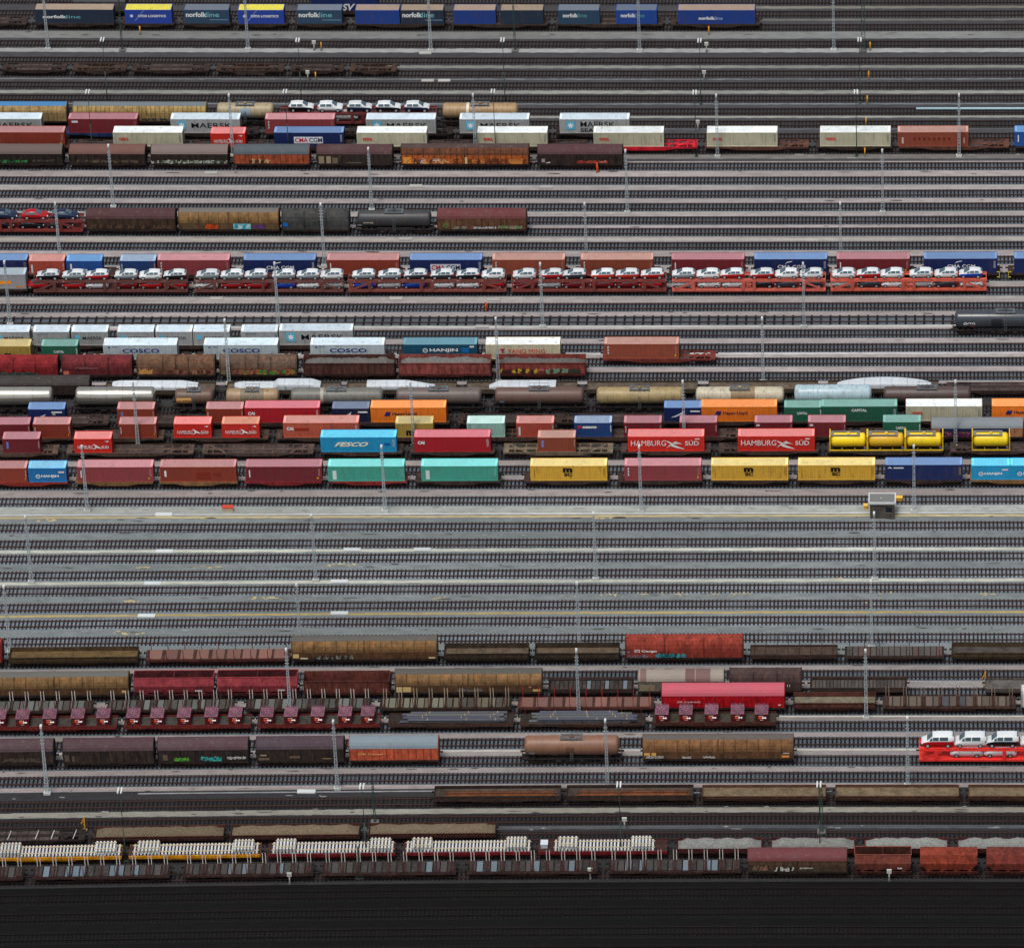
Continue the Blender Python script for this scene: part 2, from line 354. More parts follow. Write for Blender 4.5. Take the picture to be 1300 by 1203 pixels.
def buffer_mb():
    mb = MB().rev([(0, .13), (.35, .13), (.352, .24), (.42, .24)], 0, 0, 10); return mb
GEAR = mat((40, 35, 34), .8, 'rusty', .8); WHM = mat((50, 45, 44), .6, 'clean', .5, .3)
def gear(root, L, bog=True, inset=2.1):
    if bog:
        for s in (-1, 1):
            b = inst(cached(('bogie',), bogie_mb), 'bogie', GEAR, root, (s*(L/2-inset), 0, 0))
            for k in (-.9, .9): inst(cached(('wheelset',), wheelset_mb), 'wheelset', WHM, b, (k, 0, .46))
    else:
        for s in (-1, 1): inst(cached(('wheelset',), wheelset_mb), 'wheelset', WHM, root, (s*(L*.3), 0, .46))
    for s in (-1, 1):
        for k in (-.87, .87): inst(cached(('buffer',), buffer_mb), 'buffer', WHM, root, (s*(L/2-.02), k, 1.02), 0 if s > 0 else math.pi)
# ------------------------------------------------------------------ containers
def corr(mb, L, y, z0, z1, sgn, per=.28, dep=.05, x0=None):
    a = -L/2+.12; b = L/2-.12; n = int((b-a)/per); per = (b-a)/n; xs = []
    for i in range(n):
        q = a+i*per; xs += [(q, 0), (q+per*.28, 0), (q+per*.5, dep), (q+per*.78, dep)]
    xs.append((b, 0)); vs = []
    for q, d in xs: vs += [(q, y+sgn*d, z0), (q, y+sgn*d, z1)]
    fs = [(2*i, 2*i+2, 2*i+3, 2*i+1) for i in range(len(xs)-1)]
    if sgn < 0: fs = [f[::-1] for f in fs]
    mb.add(vs, fs)
def cont_wall(L, H, smooth=False):
    mb = MB(); h = 1.219
    if smooth:
        for s in (-1, 1): mb.box(-L/2+.08, L/2-.08, min(s*h, s*(h-.04)), max(s*h, s*(h-.04)), .15, H-.1)
    else:
        corr(mb, L, -h+.01, .15, H-.1, 1); corr(mb, L, h-.01, .15, H-.1, -1)
    mb.box(-L/2+.03, -L/2+.06, -h+.1, h-.1, .12, H-.08)
    mb.box(L/2-.06, L/2-.03, -h+.1, h-.1, .12, H-.08)
    return mb
def cont_frame(L, H):
    mb = MB(); h = 1.222
    for sx in (-1, 1):
        for sy in (-1, 1):
            mb.box(min(sx*L/2, sx*(L/2-.14)), max(sx*L/2, sx*(L/2-.14)), min(sy*h, sy*(h-.14)), max(sy*h, sy*(h-.14)), 0, H)
        mb.box(min(sx*L/2, sx*(L/2-.1))+.002, max(sx*L/2, sx*(L/2-.1))-.002, -h+.14, h-.14, H-.12, H-.003); mb.box(min(sx*L/2, sx*(L/2-.1))+.002, max(sx*L/2, sx*(L/2-.1))-.002, -h+.14, h-.14, 0, .13)
    for sy in (-1, 1):
        for z0, z1 in ((.01, .16), (H-.1, H-.004)):
            mb.box(-L/2+.14, L/2-.14, min(sy*(h-.002), sy*(h-.08)), max(sy*(h-.002), sy*(h-.08)), z0, z1)
    return mb
def cont_roof(L, H):
    mb = MB(); n = int(L/.55); per = (L-.2)/n; h = 1.14; xs = []
    for i in range(n):
        q = -L/2+.1+i*per; xs += [(q, 0), (q+per*.3, 0), (q+per*.5, .025), (q+per*.8, .025)]
    xs.append((L/2-.1, 0)); vs = []
    for q, d in xs: vs += [(q, -h, H-.045+d), (q, h, H-.045+d)]
    return mb.add(vs, [(2*i, 2*i+2, 2*i+3, 2*i+1) for i in range(len(xs)-1)])
def cont_door(L, H):
    mb = MB(); x = L/2-.03
    for s in (-.75, -.3, .3, .75): mb.bar((x+.05, s, .2), (x+.05, s, H-.2), .025)
    mb.box(x, x+.03, -1.05, -.02, .18, H-.16); mb.box(x, x+.03, .02, 1.05, .18, H-.16)
    return mb
# colour key: side, roof, word
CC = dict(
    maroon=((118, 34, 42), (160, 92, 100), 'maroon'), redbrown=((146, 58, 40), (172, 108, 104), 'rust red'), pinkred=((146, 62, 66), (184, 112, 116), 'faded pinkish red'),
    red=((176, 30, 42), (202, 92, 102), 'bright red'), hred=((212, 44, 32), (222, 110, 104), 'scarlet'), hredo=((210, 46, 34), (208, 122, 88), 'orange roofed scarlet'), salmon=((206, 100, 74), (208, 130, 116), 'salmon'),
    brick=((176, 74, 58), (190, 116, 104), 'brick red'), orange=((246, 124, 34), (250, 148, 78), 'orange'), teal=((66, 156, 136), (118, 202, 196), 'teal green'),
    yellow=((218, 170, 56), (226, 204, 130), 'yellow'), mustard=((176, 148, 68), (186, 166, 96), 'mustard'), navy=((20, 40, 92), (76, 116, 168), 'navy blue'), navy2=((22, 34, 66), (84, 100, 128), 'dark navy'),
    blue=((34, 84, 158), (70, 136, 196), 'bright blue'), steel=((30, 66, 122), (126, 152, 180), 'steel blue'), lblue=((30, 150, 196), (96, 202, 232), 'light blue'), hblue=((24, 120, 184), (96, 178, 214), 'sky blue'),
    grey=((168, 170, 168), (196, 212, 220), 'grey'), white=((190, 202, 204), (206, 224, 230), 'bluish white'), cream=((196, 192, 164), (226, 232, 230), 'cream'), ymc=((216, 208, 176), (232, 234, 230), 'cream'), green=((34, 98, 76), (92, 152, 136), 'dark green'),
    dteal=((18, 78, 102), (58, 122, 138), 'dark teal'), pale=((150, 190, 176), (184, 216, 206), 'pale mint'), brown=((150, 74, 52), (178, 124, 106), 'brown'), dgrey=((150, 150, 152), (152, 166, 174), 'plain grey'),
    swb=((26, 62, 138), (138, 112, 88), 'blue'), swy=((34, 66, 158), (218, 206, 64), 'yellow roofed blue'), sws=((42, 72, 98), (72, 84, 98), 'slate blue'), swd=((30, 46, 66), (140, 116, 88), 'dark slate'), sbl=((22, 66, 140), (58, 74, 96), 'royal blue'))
def corner(root, L, H, col):
    for s in (-1, 1): inst(cached(('corner_cap', round(L, 2), H, s), lambda: MB().box(min(s*(L/2-.03), s*(L/2-.42)), max(s*(L/2-.03), s*(L/2-.42)), -.95, .95, H-.02, H+.012)), 'roof_plate', rm(col), root)
def marks(root, kind, L, H):
    y = -1.232; x0 = -L/2
    W_ = (232, 232, 228)
    T = lambda s, a, b, c, d, col=W_, **k: text(root, s, x0+a*L, x0+b*L, c*H, d*H, y, col, **k)
    def codes(col=W_, z=True):
        for q in (.955, .97): panel(root, x0+q*L, x0+q*L+.05, H*.35, H*.85, y, col, 'number_plate')
    if kind in ('mk', 'mks', 'mkp'):
        panel(root, x0+.095*L, x0+.095*L+1.55, .26*H, .86*H, y, (98, 190, 220)); star(root, x0+.095*L+.77, .56*H, .68, y-.012, (240, 244, 246))
        if kind == 'mks': T('MAERSK', .30, .79, .46, .84, (16, 19, 28), bold=.002); T('SEALAND', .30, .79, .08, .36, (28, 34, 46), bold=.02)
        else: T('MAERSK', .30, .88, .38, .74, (16, 19, 28), bold=.002)
    elif kind == 'mk20': panel(root, x0+.1*L, x0+.1*L+.8, .42*H, .74*H, y, (98, 190, 220)); T('MAERSK', .30, .84, .44, .66, (16, 19, 28), bold=.002)
    elif kind == 'plain20': panel(root, x0+.12*L, x0+.42*L, .82*H, .88*H, y, (120, 134, 146), 'number_plate'); codes((110, 112, 112))
    elif kind == 'cosco': T('COSCO', .26, .76, .48, .76, (26, 44, 120), bold=.02); poly(root, [(x0+.06*L, .80*H), (x0+.10*L, .80*H), (x0+.08*L, .94*H)], y, (60, 80, 140)); T('CBHU', .12, .2, .83, .93, (60, 80, 140), bold=0)
    elif kind == 'oocl': T('OOCL', .085, .225, .44, .64, (220, 30, 20), bold=.06); codes((120, 118, 104))
    elif kind == 'hsud':
        T('HAMBURG', .04, .50, .38, .74, bold=.0); T('SÜD', .75, .93, .40, .76, bold=.01)
        a = lambda pts: poly(root, [(x0+p*L, q*H) for p, q in pts], y, W_)
        a([(.50, .20), (.56, .40), (.60, .42), (.645, .62), (.64, .68), (.62, .66), (.58, .56), (.52, .70), (.50, .70), (.56, .50)])
        a([(.56, .36), (.64, .22), (.73, .14), (.74, .17), (.66, .32), (.60, .46)]); a([(.58, .56), (.66, .60), (.72, .48), (.66, .52), (.60, .46)])
        panel(root, x0+.88*L, x0+.94*L, .80*H, .86*H, y, W_, 'number_plate')
    elif kind == 'hsud20':
        T('HAMBURG', .09, .50, .28, .54, bold=.0); T('SÜD', .72, .92, .30, .54, bold=.015)
        poly(root, [(x0+p*L, q*H) for p, q in [(.50, .22), (.56, .42), (.50, .62), (.54, .62), (.68, .40), (.72, .28), (.60, .36)]], y, W_)
        poly(root, [(x0+p*L, q*H) for p, q in [(.80, .84), (.92, .88), (.92, .80), (.87, .76), (.87, .82)]], y, W_)
    elif kind == 'cma':
        T('CMA CGM', .32, .70, .36, .60, (236, 238, 240), bold=.015)
        poly(root, [(x0+.42*L, .66*H), (x0+.46*L, .77*H), (x0+.52*L, .83*H), (x0+.52*L, .88*H), (x0+.45*L, .82*H)], y, W_); codes()
    elif kind == 'cmap':
        panel(root, x0+.285*L, x0+.70*L, .24*H, .70*H, y+.012, (222, 226, 232)); T('CMA', .30, .485, .30, .64, (196, 40, 50), bold=.02); T('CGM', .505, .69, .30, .64, (34, 40, 70), bold=.02); codes()
    elif kind == 'cai': T('CAI', .045, .135, .52, .74, bold=.06); codes()
    elif kind == 'cais': T('CAI', .045, .135, .50, .72, bold=.06); panel(root, x0+.15*L, x0+.34*L, .48*H, .66*H, y, (156, 48, 34)); codes()
    elif kind == 'hapag':
        for q in (0, .035): poly(root, [(x0+(q+.18)*L, .44*H), (x0+(q+.215)*L, .44*H), (x0+(q+.235)*L, .72*H), (x0+(q+.205)*L, .72*H)], y, (26, 40, 110), 'emblem')
        T('Hapag-Lloyd', .29, .61, .42, .70, (40, 36, 60), bold=.02)
    elif kind == 'cap': T('CAPITAL', .40, .60, .66, .84, bold=.03); codes()
    elif kind == 'cap20': T('CAPITAL', .34, .62, .50, .68, bold=.03); codes()
    elif kind == 'hanjin': ringm(root, x0+.30*L, .6*H, .42, y, W_); T('HANJIN', .36, .74, .46, .74, bold=.03); panel(root, x0+.79*L, x0+.89*L, .42*H, .76*H, y, (30, 110, 176)); panel(root, x0+.9*L, x0+.96*L, .8*H, .9*H, y, W_, 'number_plate')
    elif kind == 'hanjin20': ringm(root, x0+.25*L, .42*H, .38, y, W_); T('HANJIN', .34, .80, .31, .53, bold=.04); panel(root, x0+.80*L, x0+.95*L, .66*H, .76*H, y, (236, 208, 200), 'number_plate')
    elif kind == 'fesco': T('FESCO', .18, .63, .38, .68, (238, 234, 206), bold=.04, shear=.45); panel(root, x0+.84*L, x0+.92*L, .46*H, .62*H, y, (24, 96, 170)); codes()
    elif kind == 'ym': T('T', .20, .25, .40, .68, (150, 40, 110), bold=.08); panel(root, x0+.195*L, x0+.255*L, .66*H, .72*H, y, (214, 60, 50)); T('YANG MING', .29, .80, .38, .69, (216, 74, 56), bold=.0)
    elif kind == 'msc': T('m', .425, .55, .56, .86, (24, 22, 18), bold=.06); T('SC', .44, .545, .30, .52, (24, 22, 18), bold=.05); codes((120, 90, 24)); panel(root, x0+.05*L, x0+.055*L, .2*H, .8*H, y, (120, 90, 24), 'number_plate')
    elif kind == 'm20': T('m', .28, .48, .12, .5, (24, 22, 18), bold=.05)
    elif kind == 'seaco': T('ge', .09, .21, .60, .80, (206, 52, 52), bold=.06); T('seaco', .22, .60, .62, .78, bold=.05); codes()
    elif kind == 'swoosh':
        poly(root, [(x0+p*L, q*H) for p, q in [(.18, .30), (.44, .62), (.52, .78), (.50, .58), (.56, .40), (.46, .34), (.45, .52), (.30, .34)]], y, (220, 224, 230)); panel(root, x0+.70*L, x0+.95*L, .70*H, .80*H, y, W_, 'number_plate')
    elif kind == 'rooftxt': poly(root, [(x0+p*L, q*H) for p, q in [(.12, .30), (.40, .58), (.48, .66), (.44, .50), (.46, .40), (.38, .44)]], y, (214, 218, 224)); panel(root, x0+.64*L, x0+.92*L, .74*H, .84*H, y, (230, 230, 230), 'number_plate'); panel(root, x0+.66*L, x0+.74*L, .58*H, .70*H, y, (190, 190, 150), 'number_plate')
    elif kind == 'navtxt': poly(root, [(x0+.03*L, .78*H), (x0+.06*L, .90*H), (x0+.10*L, .76*H), (x0+.06*L, .80*H)], y, W_); panel(root, x0+.11*L, x0+.24*L, .77*H, .85*H, y, (214, 218, 224), 'number_plate'); codes((200, 170, 80))
    elif kind == 'fff':
        for q in (.30, .50, .70): T('F', .045, .062, q, q+.16, bold=.05)
        panel(root, x0+.945*L, x0+.965*L, .15*H, .30*H, y, (220, 160, 50)); codes((190, 150, 140))
    elif kind == 'vtxt': panel(root, x0+.045*L, x0+.06*L, .30*H, .78*H, y, W_, 'number_plate'); codes((206, 160, 150)); panel(root, x0+.93*L, x0+.955*L, .18*H, .28*H, y, (222, 166, 40), 'label_plate')
    elif kind == 'vwht': panel(root, x0+.06*L, x0+.11*L, .12*H, .72*H, y, (214, 226, 220), 'number_plate'); codes((150, 206, 190))
    elif kind == 'dots': panel(root, x0+.10*L, x0+.16*L, .30*H, .80*H, y, (110, 130, 190), 'number_plate'); codes((206, 160, 150))
    elif kind == 'dkt': [panel(root, x0+(.22+.07*q)*L, x0+(.255+.07*q)*L, (.42+.02*(q % 2))*H, .62*H, y+.005, (118, 44, 38), 'faded_letter', .004) for q in range(8)]; panel(root, x0+.06*L, x0+.085*L, .20*H, .64*H, y, (214, 190, 180), 'number_plate'); panel(root, x0+.93*L, x0+.95*L, .2*H, .6*H, y, (200, 160, 140), 'number_plate')
    elif kind == 'patch': panel(root, x0+.48*L, x0+.66*L, .22*H, .62*H, y, (128, 46, 32)); panel(root, x0+.70*L, x0+.80*L, .38*H, .60*H, y, (132, 52, 38)); panel(root, x0+.06*L, x0+.085*L, .35*H, .75*H, y, W_, 'number_plate')
    elif kind == 'logo': panel(root, x0+.05*L, x0+.14*L, .74*H, .88*H, y, (220, 214, 216)); codes((190, 140, 146))
    elif kind == 'noff': T('norfolk', .10, .40, .36, .60, bold=.03); T('line', .40, .58, .36, .60, (110, 180, 190), bold=.0)
    elif kind == 'nof': T('norfolk', .04, .50, .48, .84, bold=.03); T('line', .50, .78, .48, .84, (130, 196, 200), bold=.0); panel(root, x0+.56*L, x0+.97*L, .26*H, .30*H, y, (120, 160, 180))
    elif kind == 'nofs': T('norfolk', .12, .48, .48, .78, bold=.03); T('line', .48, .70, .48, .78, (96, 160, 160), bold=.0)
    elif kind == 'nofb': T('norfolk', .27, .48, .30, .54, bold=.03); T('line', .48, .58, .30, .54, (170, 186, 220), bold=.0)
    elif kind == 'dfds': T('DFDS LOGISTICS', .28, .88, .46, .64, bold=.03); star(root, x0+.14*L, .55*H, .42, y, (220, 226, 240), 8); poly(root, [(x0+.2*L, .2*H), (x0+.22*L, .2*H), (x0+.42*L, .98*H), (x0+.40*L, .98*H)], y, (120, 150, 210))
    elif kind == 'dsv': T('DSV', .35, .66, .0, .5, bold=.03, shear=.3)
    elif kind == 'ora': panel(root, x0+.35*L, x0+.80*L, .34*H, .56*H, y, (236, 150, 30)); T('hp', .4, .7, .36, .52, (90, 50, 20), bold=.02); panel(root, x0+.85*L, x0+.97*L, .1*H, .2*H, y, (200, 130, 60), 'label_plate')
    elif kind == 'blt': panel(root, x0+.36*L, x0+.58*L, .12*H, .40*H, y, (200, 210, 216), 'label_plate'); T('i', .1, .16, .3, .8, bold=.05)
    elif kind == 'oratank': panel(root, x0+.15*L, x0+.2*L, .3*H, .8*H, y, (176, 194, 196), 'number_plate')
MW = dict(mk='with large black lettering and star', mks='with two lines of black lettering', mkp='with black lettering', mk20='with black lettering', plain20='without big lettering', cosco='with blue lettering', oocl='with small red lettering', hsud='with white lettering and bird', hsud20='with white lettering and bird', cma='with white lettering', cmap='with white lettered plate', cai='with small white lettering', cais='with small white lettering', hapag='with dark blue lettering', cap='with white lettering', cap20='with white lettering', hanjin='with white lettering', hanjin20='with white lettering', fesco='with slanted cream lettering', ym='with red lettering', msc='with black stacked lettering', m20='with black letter', seaco='with white lettering', swoosh='with white swoosh', rooftxt='with white plate', navtxt='with tiny white lettering', nof='with white lettering', noff='with faint lettering', nofs='with white lettering', nofb='with white lettering', dfds='with white lettering', dsv='with white lettering', ora='with orange plate', dkt='with dark lettering', patch='with dark patches', fff='with white letters')
def container(tr, x0, x1, ck, mk, row, base=1.17, H=None, L=None, flat=False, name='shipping_container'):
    px = x1-x0
    p, rz, Lm = TR[tr].place(x0, x1, 2.6)
    if L is None:
        L = 12.19 if Lm > 10.5 else (6.06 if Lm < 7.4 else Lm)
        if tr == 34.8: L = Lm
    if H is None: H = 2.75 if L > 8 else 2.59
    side, roof, word = CC[ck]
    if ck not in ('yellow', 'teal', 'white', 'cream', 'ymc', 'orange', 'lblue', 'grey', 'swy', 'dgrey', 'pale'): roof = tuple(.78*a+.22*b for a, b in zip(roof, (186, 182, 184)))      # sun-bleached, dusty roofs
    p.z = RT+base
    o = thing(name, p, rz, 'container', (word+' '+('long' if L > 9 else 'short')+' container '+MW.get(mk, '')).strip(), row, 'shipping containers on the trains')
    Lk = round(L, 2); amt = .8 if ck in ('orange', 'hred', 'teal', 'navy', 'red', 'lblue') else 1.15
    k2 = (Lk, H, flat)
    inst(cached(('wall',)+k2, lambda: cont_wall(L, H, flat)), 'wall', pm(side, .5, amt), o)
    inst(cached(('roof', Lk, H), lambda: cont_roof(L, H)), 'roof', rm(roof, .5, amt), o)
    inst(cached(('frame', Lk, H), lambda: cont_frame(L, H)), 'frame', pm([min(255, c*1.06) for c in side], .5, amt), o)
    inst(cached(('door', Lk, H), lambda: cont_door(L, H)), 'door', pm([c*.8 for c in side], .5, amt), o)
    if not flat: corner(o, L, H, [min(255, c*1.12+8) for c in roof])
    marks(o, mk, L, H)
    return o
# ------------------------------------------------------------------ wagons
def wroot(tr, x0, x1, name, cat, desc, row, z=1.2, group=None):
    p, rz, L = TR[tr].place(x0, x1, z)
    o = thing(name, p, rz, cat, desc, row, group or 'railway wagons in the trains'); o['L'] = L
    return o, L
def w_cont(tr, x0, x1, row, col=(62, 50, 46), word='brown', yl=False):
    o, L = wroot(tr, x0, x1, 'container_wagon', 'container wagon', f'{word} skeletal flat wagon', row)
    L -= .9; mb = MB()
    for s in (-1, 1):
        y0, y1 = (s*1.3-.07, s*1.3+.07)
        pts = [(-L/2, 1.15), (-L/2, .85), (-L*.3, .85), (-L*.18, .5), (L*.18, .5), (L*.3, .85), (L/2, .85), (L/2, 1.15)]
        n = len(pts); mb.add([(a, y0, b) for a, b in pts]+[(a, y1, b) for a, b in pts], [list(range(n)), list(range(n, 2*n))[::-1]]+[(i, (i+1) % n, n+(i+1) % n, n+i)[::-1] for i in range(n)])
    mb.box(-L/2, L/2, -.3, .3, .8, 1.08)
    for i in range(int(L/1.6)+1):
        q = -L/2+.15+i*(L-.3)/int(L/1.6); mb.box(q-.09, q+.09, -1.23, 1.23, .9, 1.1)
    for s in (-1, 1):
        mb.box(min(s*L/2, s*(L/2-.9)), max(s*L/2, s*(L/2-.9)), -1.23, 1.23, 1.1, 1.13)
        mb.box(min(s*L/2, s*(L/2-.12)), max(s*L/2, s*(L/2-.12)), -1.36, 1.36, .8, 1.16)
        mb.add([(s*L*.27, -1.2, 1.09), (s*L*.3, -1.2, 1.09), (s*L*.46, 1.2, 1.09), (s*L*.43, 1.2, 1.09)], [(0, 1, 2, 3) if s > 0 else (3, 2, 1, 0)])
    inst(mb.mesh('frame'), 'frame', ru(col), o)
    if random.random() < .75:
        d = MB(); a = -L*.27; b = L*.27
        for s in (-1, 1): d.box(a, b, s*.77-.4, s*.77+.4, 1.05, 1.085)
        inst(d.mesh('floor_plate'), 'floor_plate', mat((90, 80, 78), .85, 'rusty', .6), o)
    bm = MB(); bm.box(-1.0, -.2, -1.0, -.5, .35, .75); bm.bar((.3, -1.0, .55), (1.2, -1.0, .55), .17, n=8); bm.box(-2.2, -1.6, .6, 1.1, .35, .7)
    inst(bm.mesh('brake_gear'), 'brake_gear', GEAR, o)
    if yl:
        for s in (-1, 1):
            y_ = MB(); y_.bar((s*(L/2-.1), -1.38, .3), (s*(L/2-.1), -1.38, 1.5), .07); y_.bar((s*(L/2-.1), -1.38, 1.5), (s*(L/2-.55), -1.38, 1.5), .07); y_.bar((s*(L/2-.5), -1.38, .5), (s*(L/2-.1), -1.38, .5), .07)
            inst(y_.mesh('step'), 'step', pm((214, 190, 50)), o)
    gear(o, L+.0)
    return o
def ribs(mb, L, prof, step, w=.07, t=.05):
    n = max(2, round(L/step))
    for i in range(n+1):
        x = -L/2+.05+(L-.1)*i/n
        for (ya, za), (yb, zb) in zip(prof, prof[1:]):
            for s in (-1, 1):
                d = Vector((yb-ya, zb-za)); d.normalize(); nx = Vector((d.y, -d.x))*t
                a = (s*ya, za); b = (s*yb, zb); a2 = (s*(ya+nx.x), za+nx.y); b2 = (s*(yb+nx.x), zb+nx.y)
                mb.add([(x-w, *a), (x-w, *b), (x-w, *b2), (x-w, *a2), (x+w, *a), (x+w, *b), (x+w, *b2), (x+w, *a2)],
                       [(0, 1, 2, 3), (7, 6, 5, 4), (3, 2, 6, 7), (0, 3, 7, 4), (1, 5, 6, 2)] if s > 0 else [(3, 2, 1, 0), (4, 5, 6, 7), (7, 6, 2, 3), (4, 7, 3, 0), (2, 6, 5, 1)])
def w_sill(L, col, o, z0=.78, z1=1.12, w=1.38):
    mb = MB()
    for s in (-1, 1):
        mb.box(-L/2, L/2, s*w-.06, s*w+.06, z0, z1)
        mb.box(-L*.2, L*.2, s*(w-.1)-.04, s*(w-.1)+.04, z0-.3, z0)
    mb.box(-L/2, L/2, -.25, .25, z0, z1-.02)
    for s in (-1, 1): mb.box(min(s*L/2, s*(L/2-.1)), max(s*L/2, s*(L/2-.1)), -w+.06, w-.06, z0, z1-.002)
    mb.box(-.9, .3, -1.1, -.5, .3, .75); mb.box(1.2, 1.9, -1.2, -.7, .35, .75); mb.bar((-2.4, -1.1, .55), (-1.5, -1.1, .55), .15, n=8)
    inst(mb.mesh('frame'), 'frame', ru(col), o)
HT = {210: 4.1, 293.2: 4.42, 836.5: 4.32, 879: 4.3, 964.5: 4.42}
def w_cov(tr, x0, x1, row, roofc, wallc, desc, style='B', double=False, H=None, low=None, step=1.1, graf=(), txt=None, two=False, extra=None, rpatch=()):
    """covered wagon. A: sliding walls curving into a narrow roof; B: broad arched roof; C: one smooth hood"""
    o, L = wroot(tr, x0, x1, 'covered_wagon', 'covered wagon', desc, row, 2.2)
    L -= .5; hw = 1.42; z0 = 1.12
    H = H or HT.get(min(HT, key=lambda q: abs(q-tr)) if min(abs(q-tr) for q in HT) < 3 else None, 4.1)
    w_sill(L, (46, 38, 36), o)
    if style == 'A': wall = [(hw, z0), (hw, 2.75), (1.32, 3.15), (1.02, 3.62), (.74, 3.84)]; roof = [(.80, 3.82), (.5, 3.97), (0, 4.03)]
    elif style == 'B': wall = [(hw, z0), (hw, 3.0)]; roof = [(hw+.04, 2.98), (1.28, 3.38), (.95, 3.72), (.5, 3.92), (0, 3.98)]
    else: wall = [(hw, z0), (hw, 2.1), (1.38, 2.6), (1.2, 3.2), (.85, 3.68), (.45, 3.88), (0, 3.92)]; roof = None
    k = (H-z0)/(4.1-z0)
    wall = [(a, z0+(b-z0)*k) for a, b in wall]; roof = roof and [(a, z0+(b-z0)*k) for a, b in roof]
    full = wall+([(-a, b) for a, b in wall[::-1]] if style != 'C' else [(-a, b) for a, b in wall[:-1][::-1]])
    mb = MB().prism(-L/2+.02, L/2-.02, full, 0, False)
    rb = MB(); ribs(rb, L-.1, wall[:-1] if style == 'C' else wall, step if style != 'C' else L/3.02, .05 if style != 'C' else .12, .045)
    if double:
        for (ya, za), (yb, zb) in zip(wall, wall[1:]):
            for s in (-1, 1): rb.add([(-.14, s*(ya+.06), za), (.14, s*(ya+.06), za), (.14, s*(yb+.05), zb+.03), (-.14, s*(yb+.05), zb+.03)], [(0, 1, 2, 3)] if s < 0 else [(3, 2, 1, 0)])
    mb.add(rb.v, rb.f, 1); inst(mb.mesh('wall'), 'wall', [ru(wallc), ru([c*.72 for c in wallc])], o)
    for s in (-1, 1): inst(MB().prism(min(s*L/2, s*(L/2-.1)), max(s*L/2, s*(L/2-.1)), [(a*1.015, b+.01) for a, b in (full if not roof else wall+roof+[(-a, b) for a, b in (wall+roof[:-1])[::-1]])]).mesh('end_wall'), 'end_wall', ru([c*.7 for c in wallc]), o)
    if roof:
        rp = roof+[(-a, b) for a, b in roof[:-1][::-1]]
        inst(MB().prism(-L/2+.1, L/2-.1, [(a, b-.0) for a, b in rp], 0, False).mesh('roof'), 'roof', mat(roofc, .7, 'roof', .66), o)
        for (a, b, c_) in rpatch:
            hp = [(y_*1.01, z_+.012) for y_, z_ in rp]; hp = hp[:4] if a*100 % 2 < 1 else hp[2:]
            hp = hp+[(y_, z_-.02) for y_, z_ in hp[::-1]]
            inst(MB().prism(-L/2+a*L, -L/2+b*L, hp).mesh('roof_patch'), 'roof_patch', rm(c_), o)
    if low:
        inst(MB().box(-L/2+.15, L/2-.15, -hw-.03, -hw+.01, z0+.02, z0+(1.62 if tr == 211 else 1.25)).mesh('lower_wall'), 'lower_wall', ru(low), o)  # near side only; on tan sliding-wall wagons the darker tone is painted-in shade
    zz = -hw-.09
    for (a, b, c, d, cols, seed) in graf: graffiti(o, -L/2+a*L, -L/2+b*L, z0+c, z0+d, zz, cols, seed)
    if txt:
        for (s_, a, b, c, d, col) in txt: text(o, s_, -L/2+a*L, -L/2+b*L, z0+c, z0+d, zz, col, .03)
    for (a, b, c, d, col) in (extra or ()): panel(o, -L/2+a*L, -L/2+b*L, z0+c, z0+d, zz+.012, col, 'sign_plate')
    gear(o, L, not two)
    return o
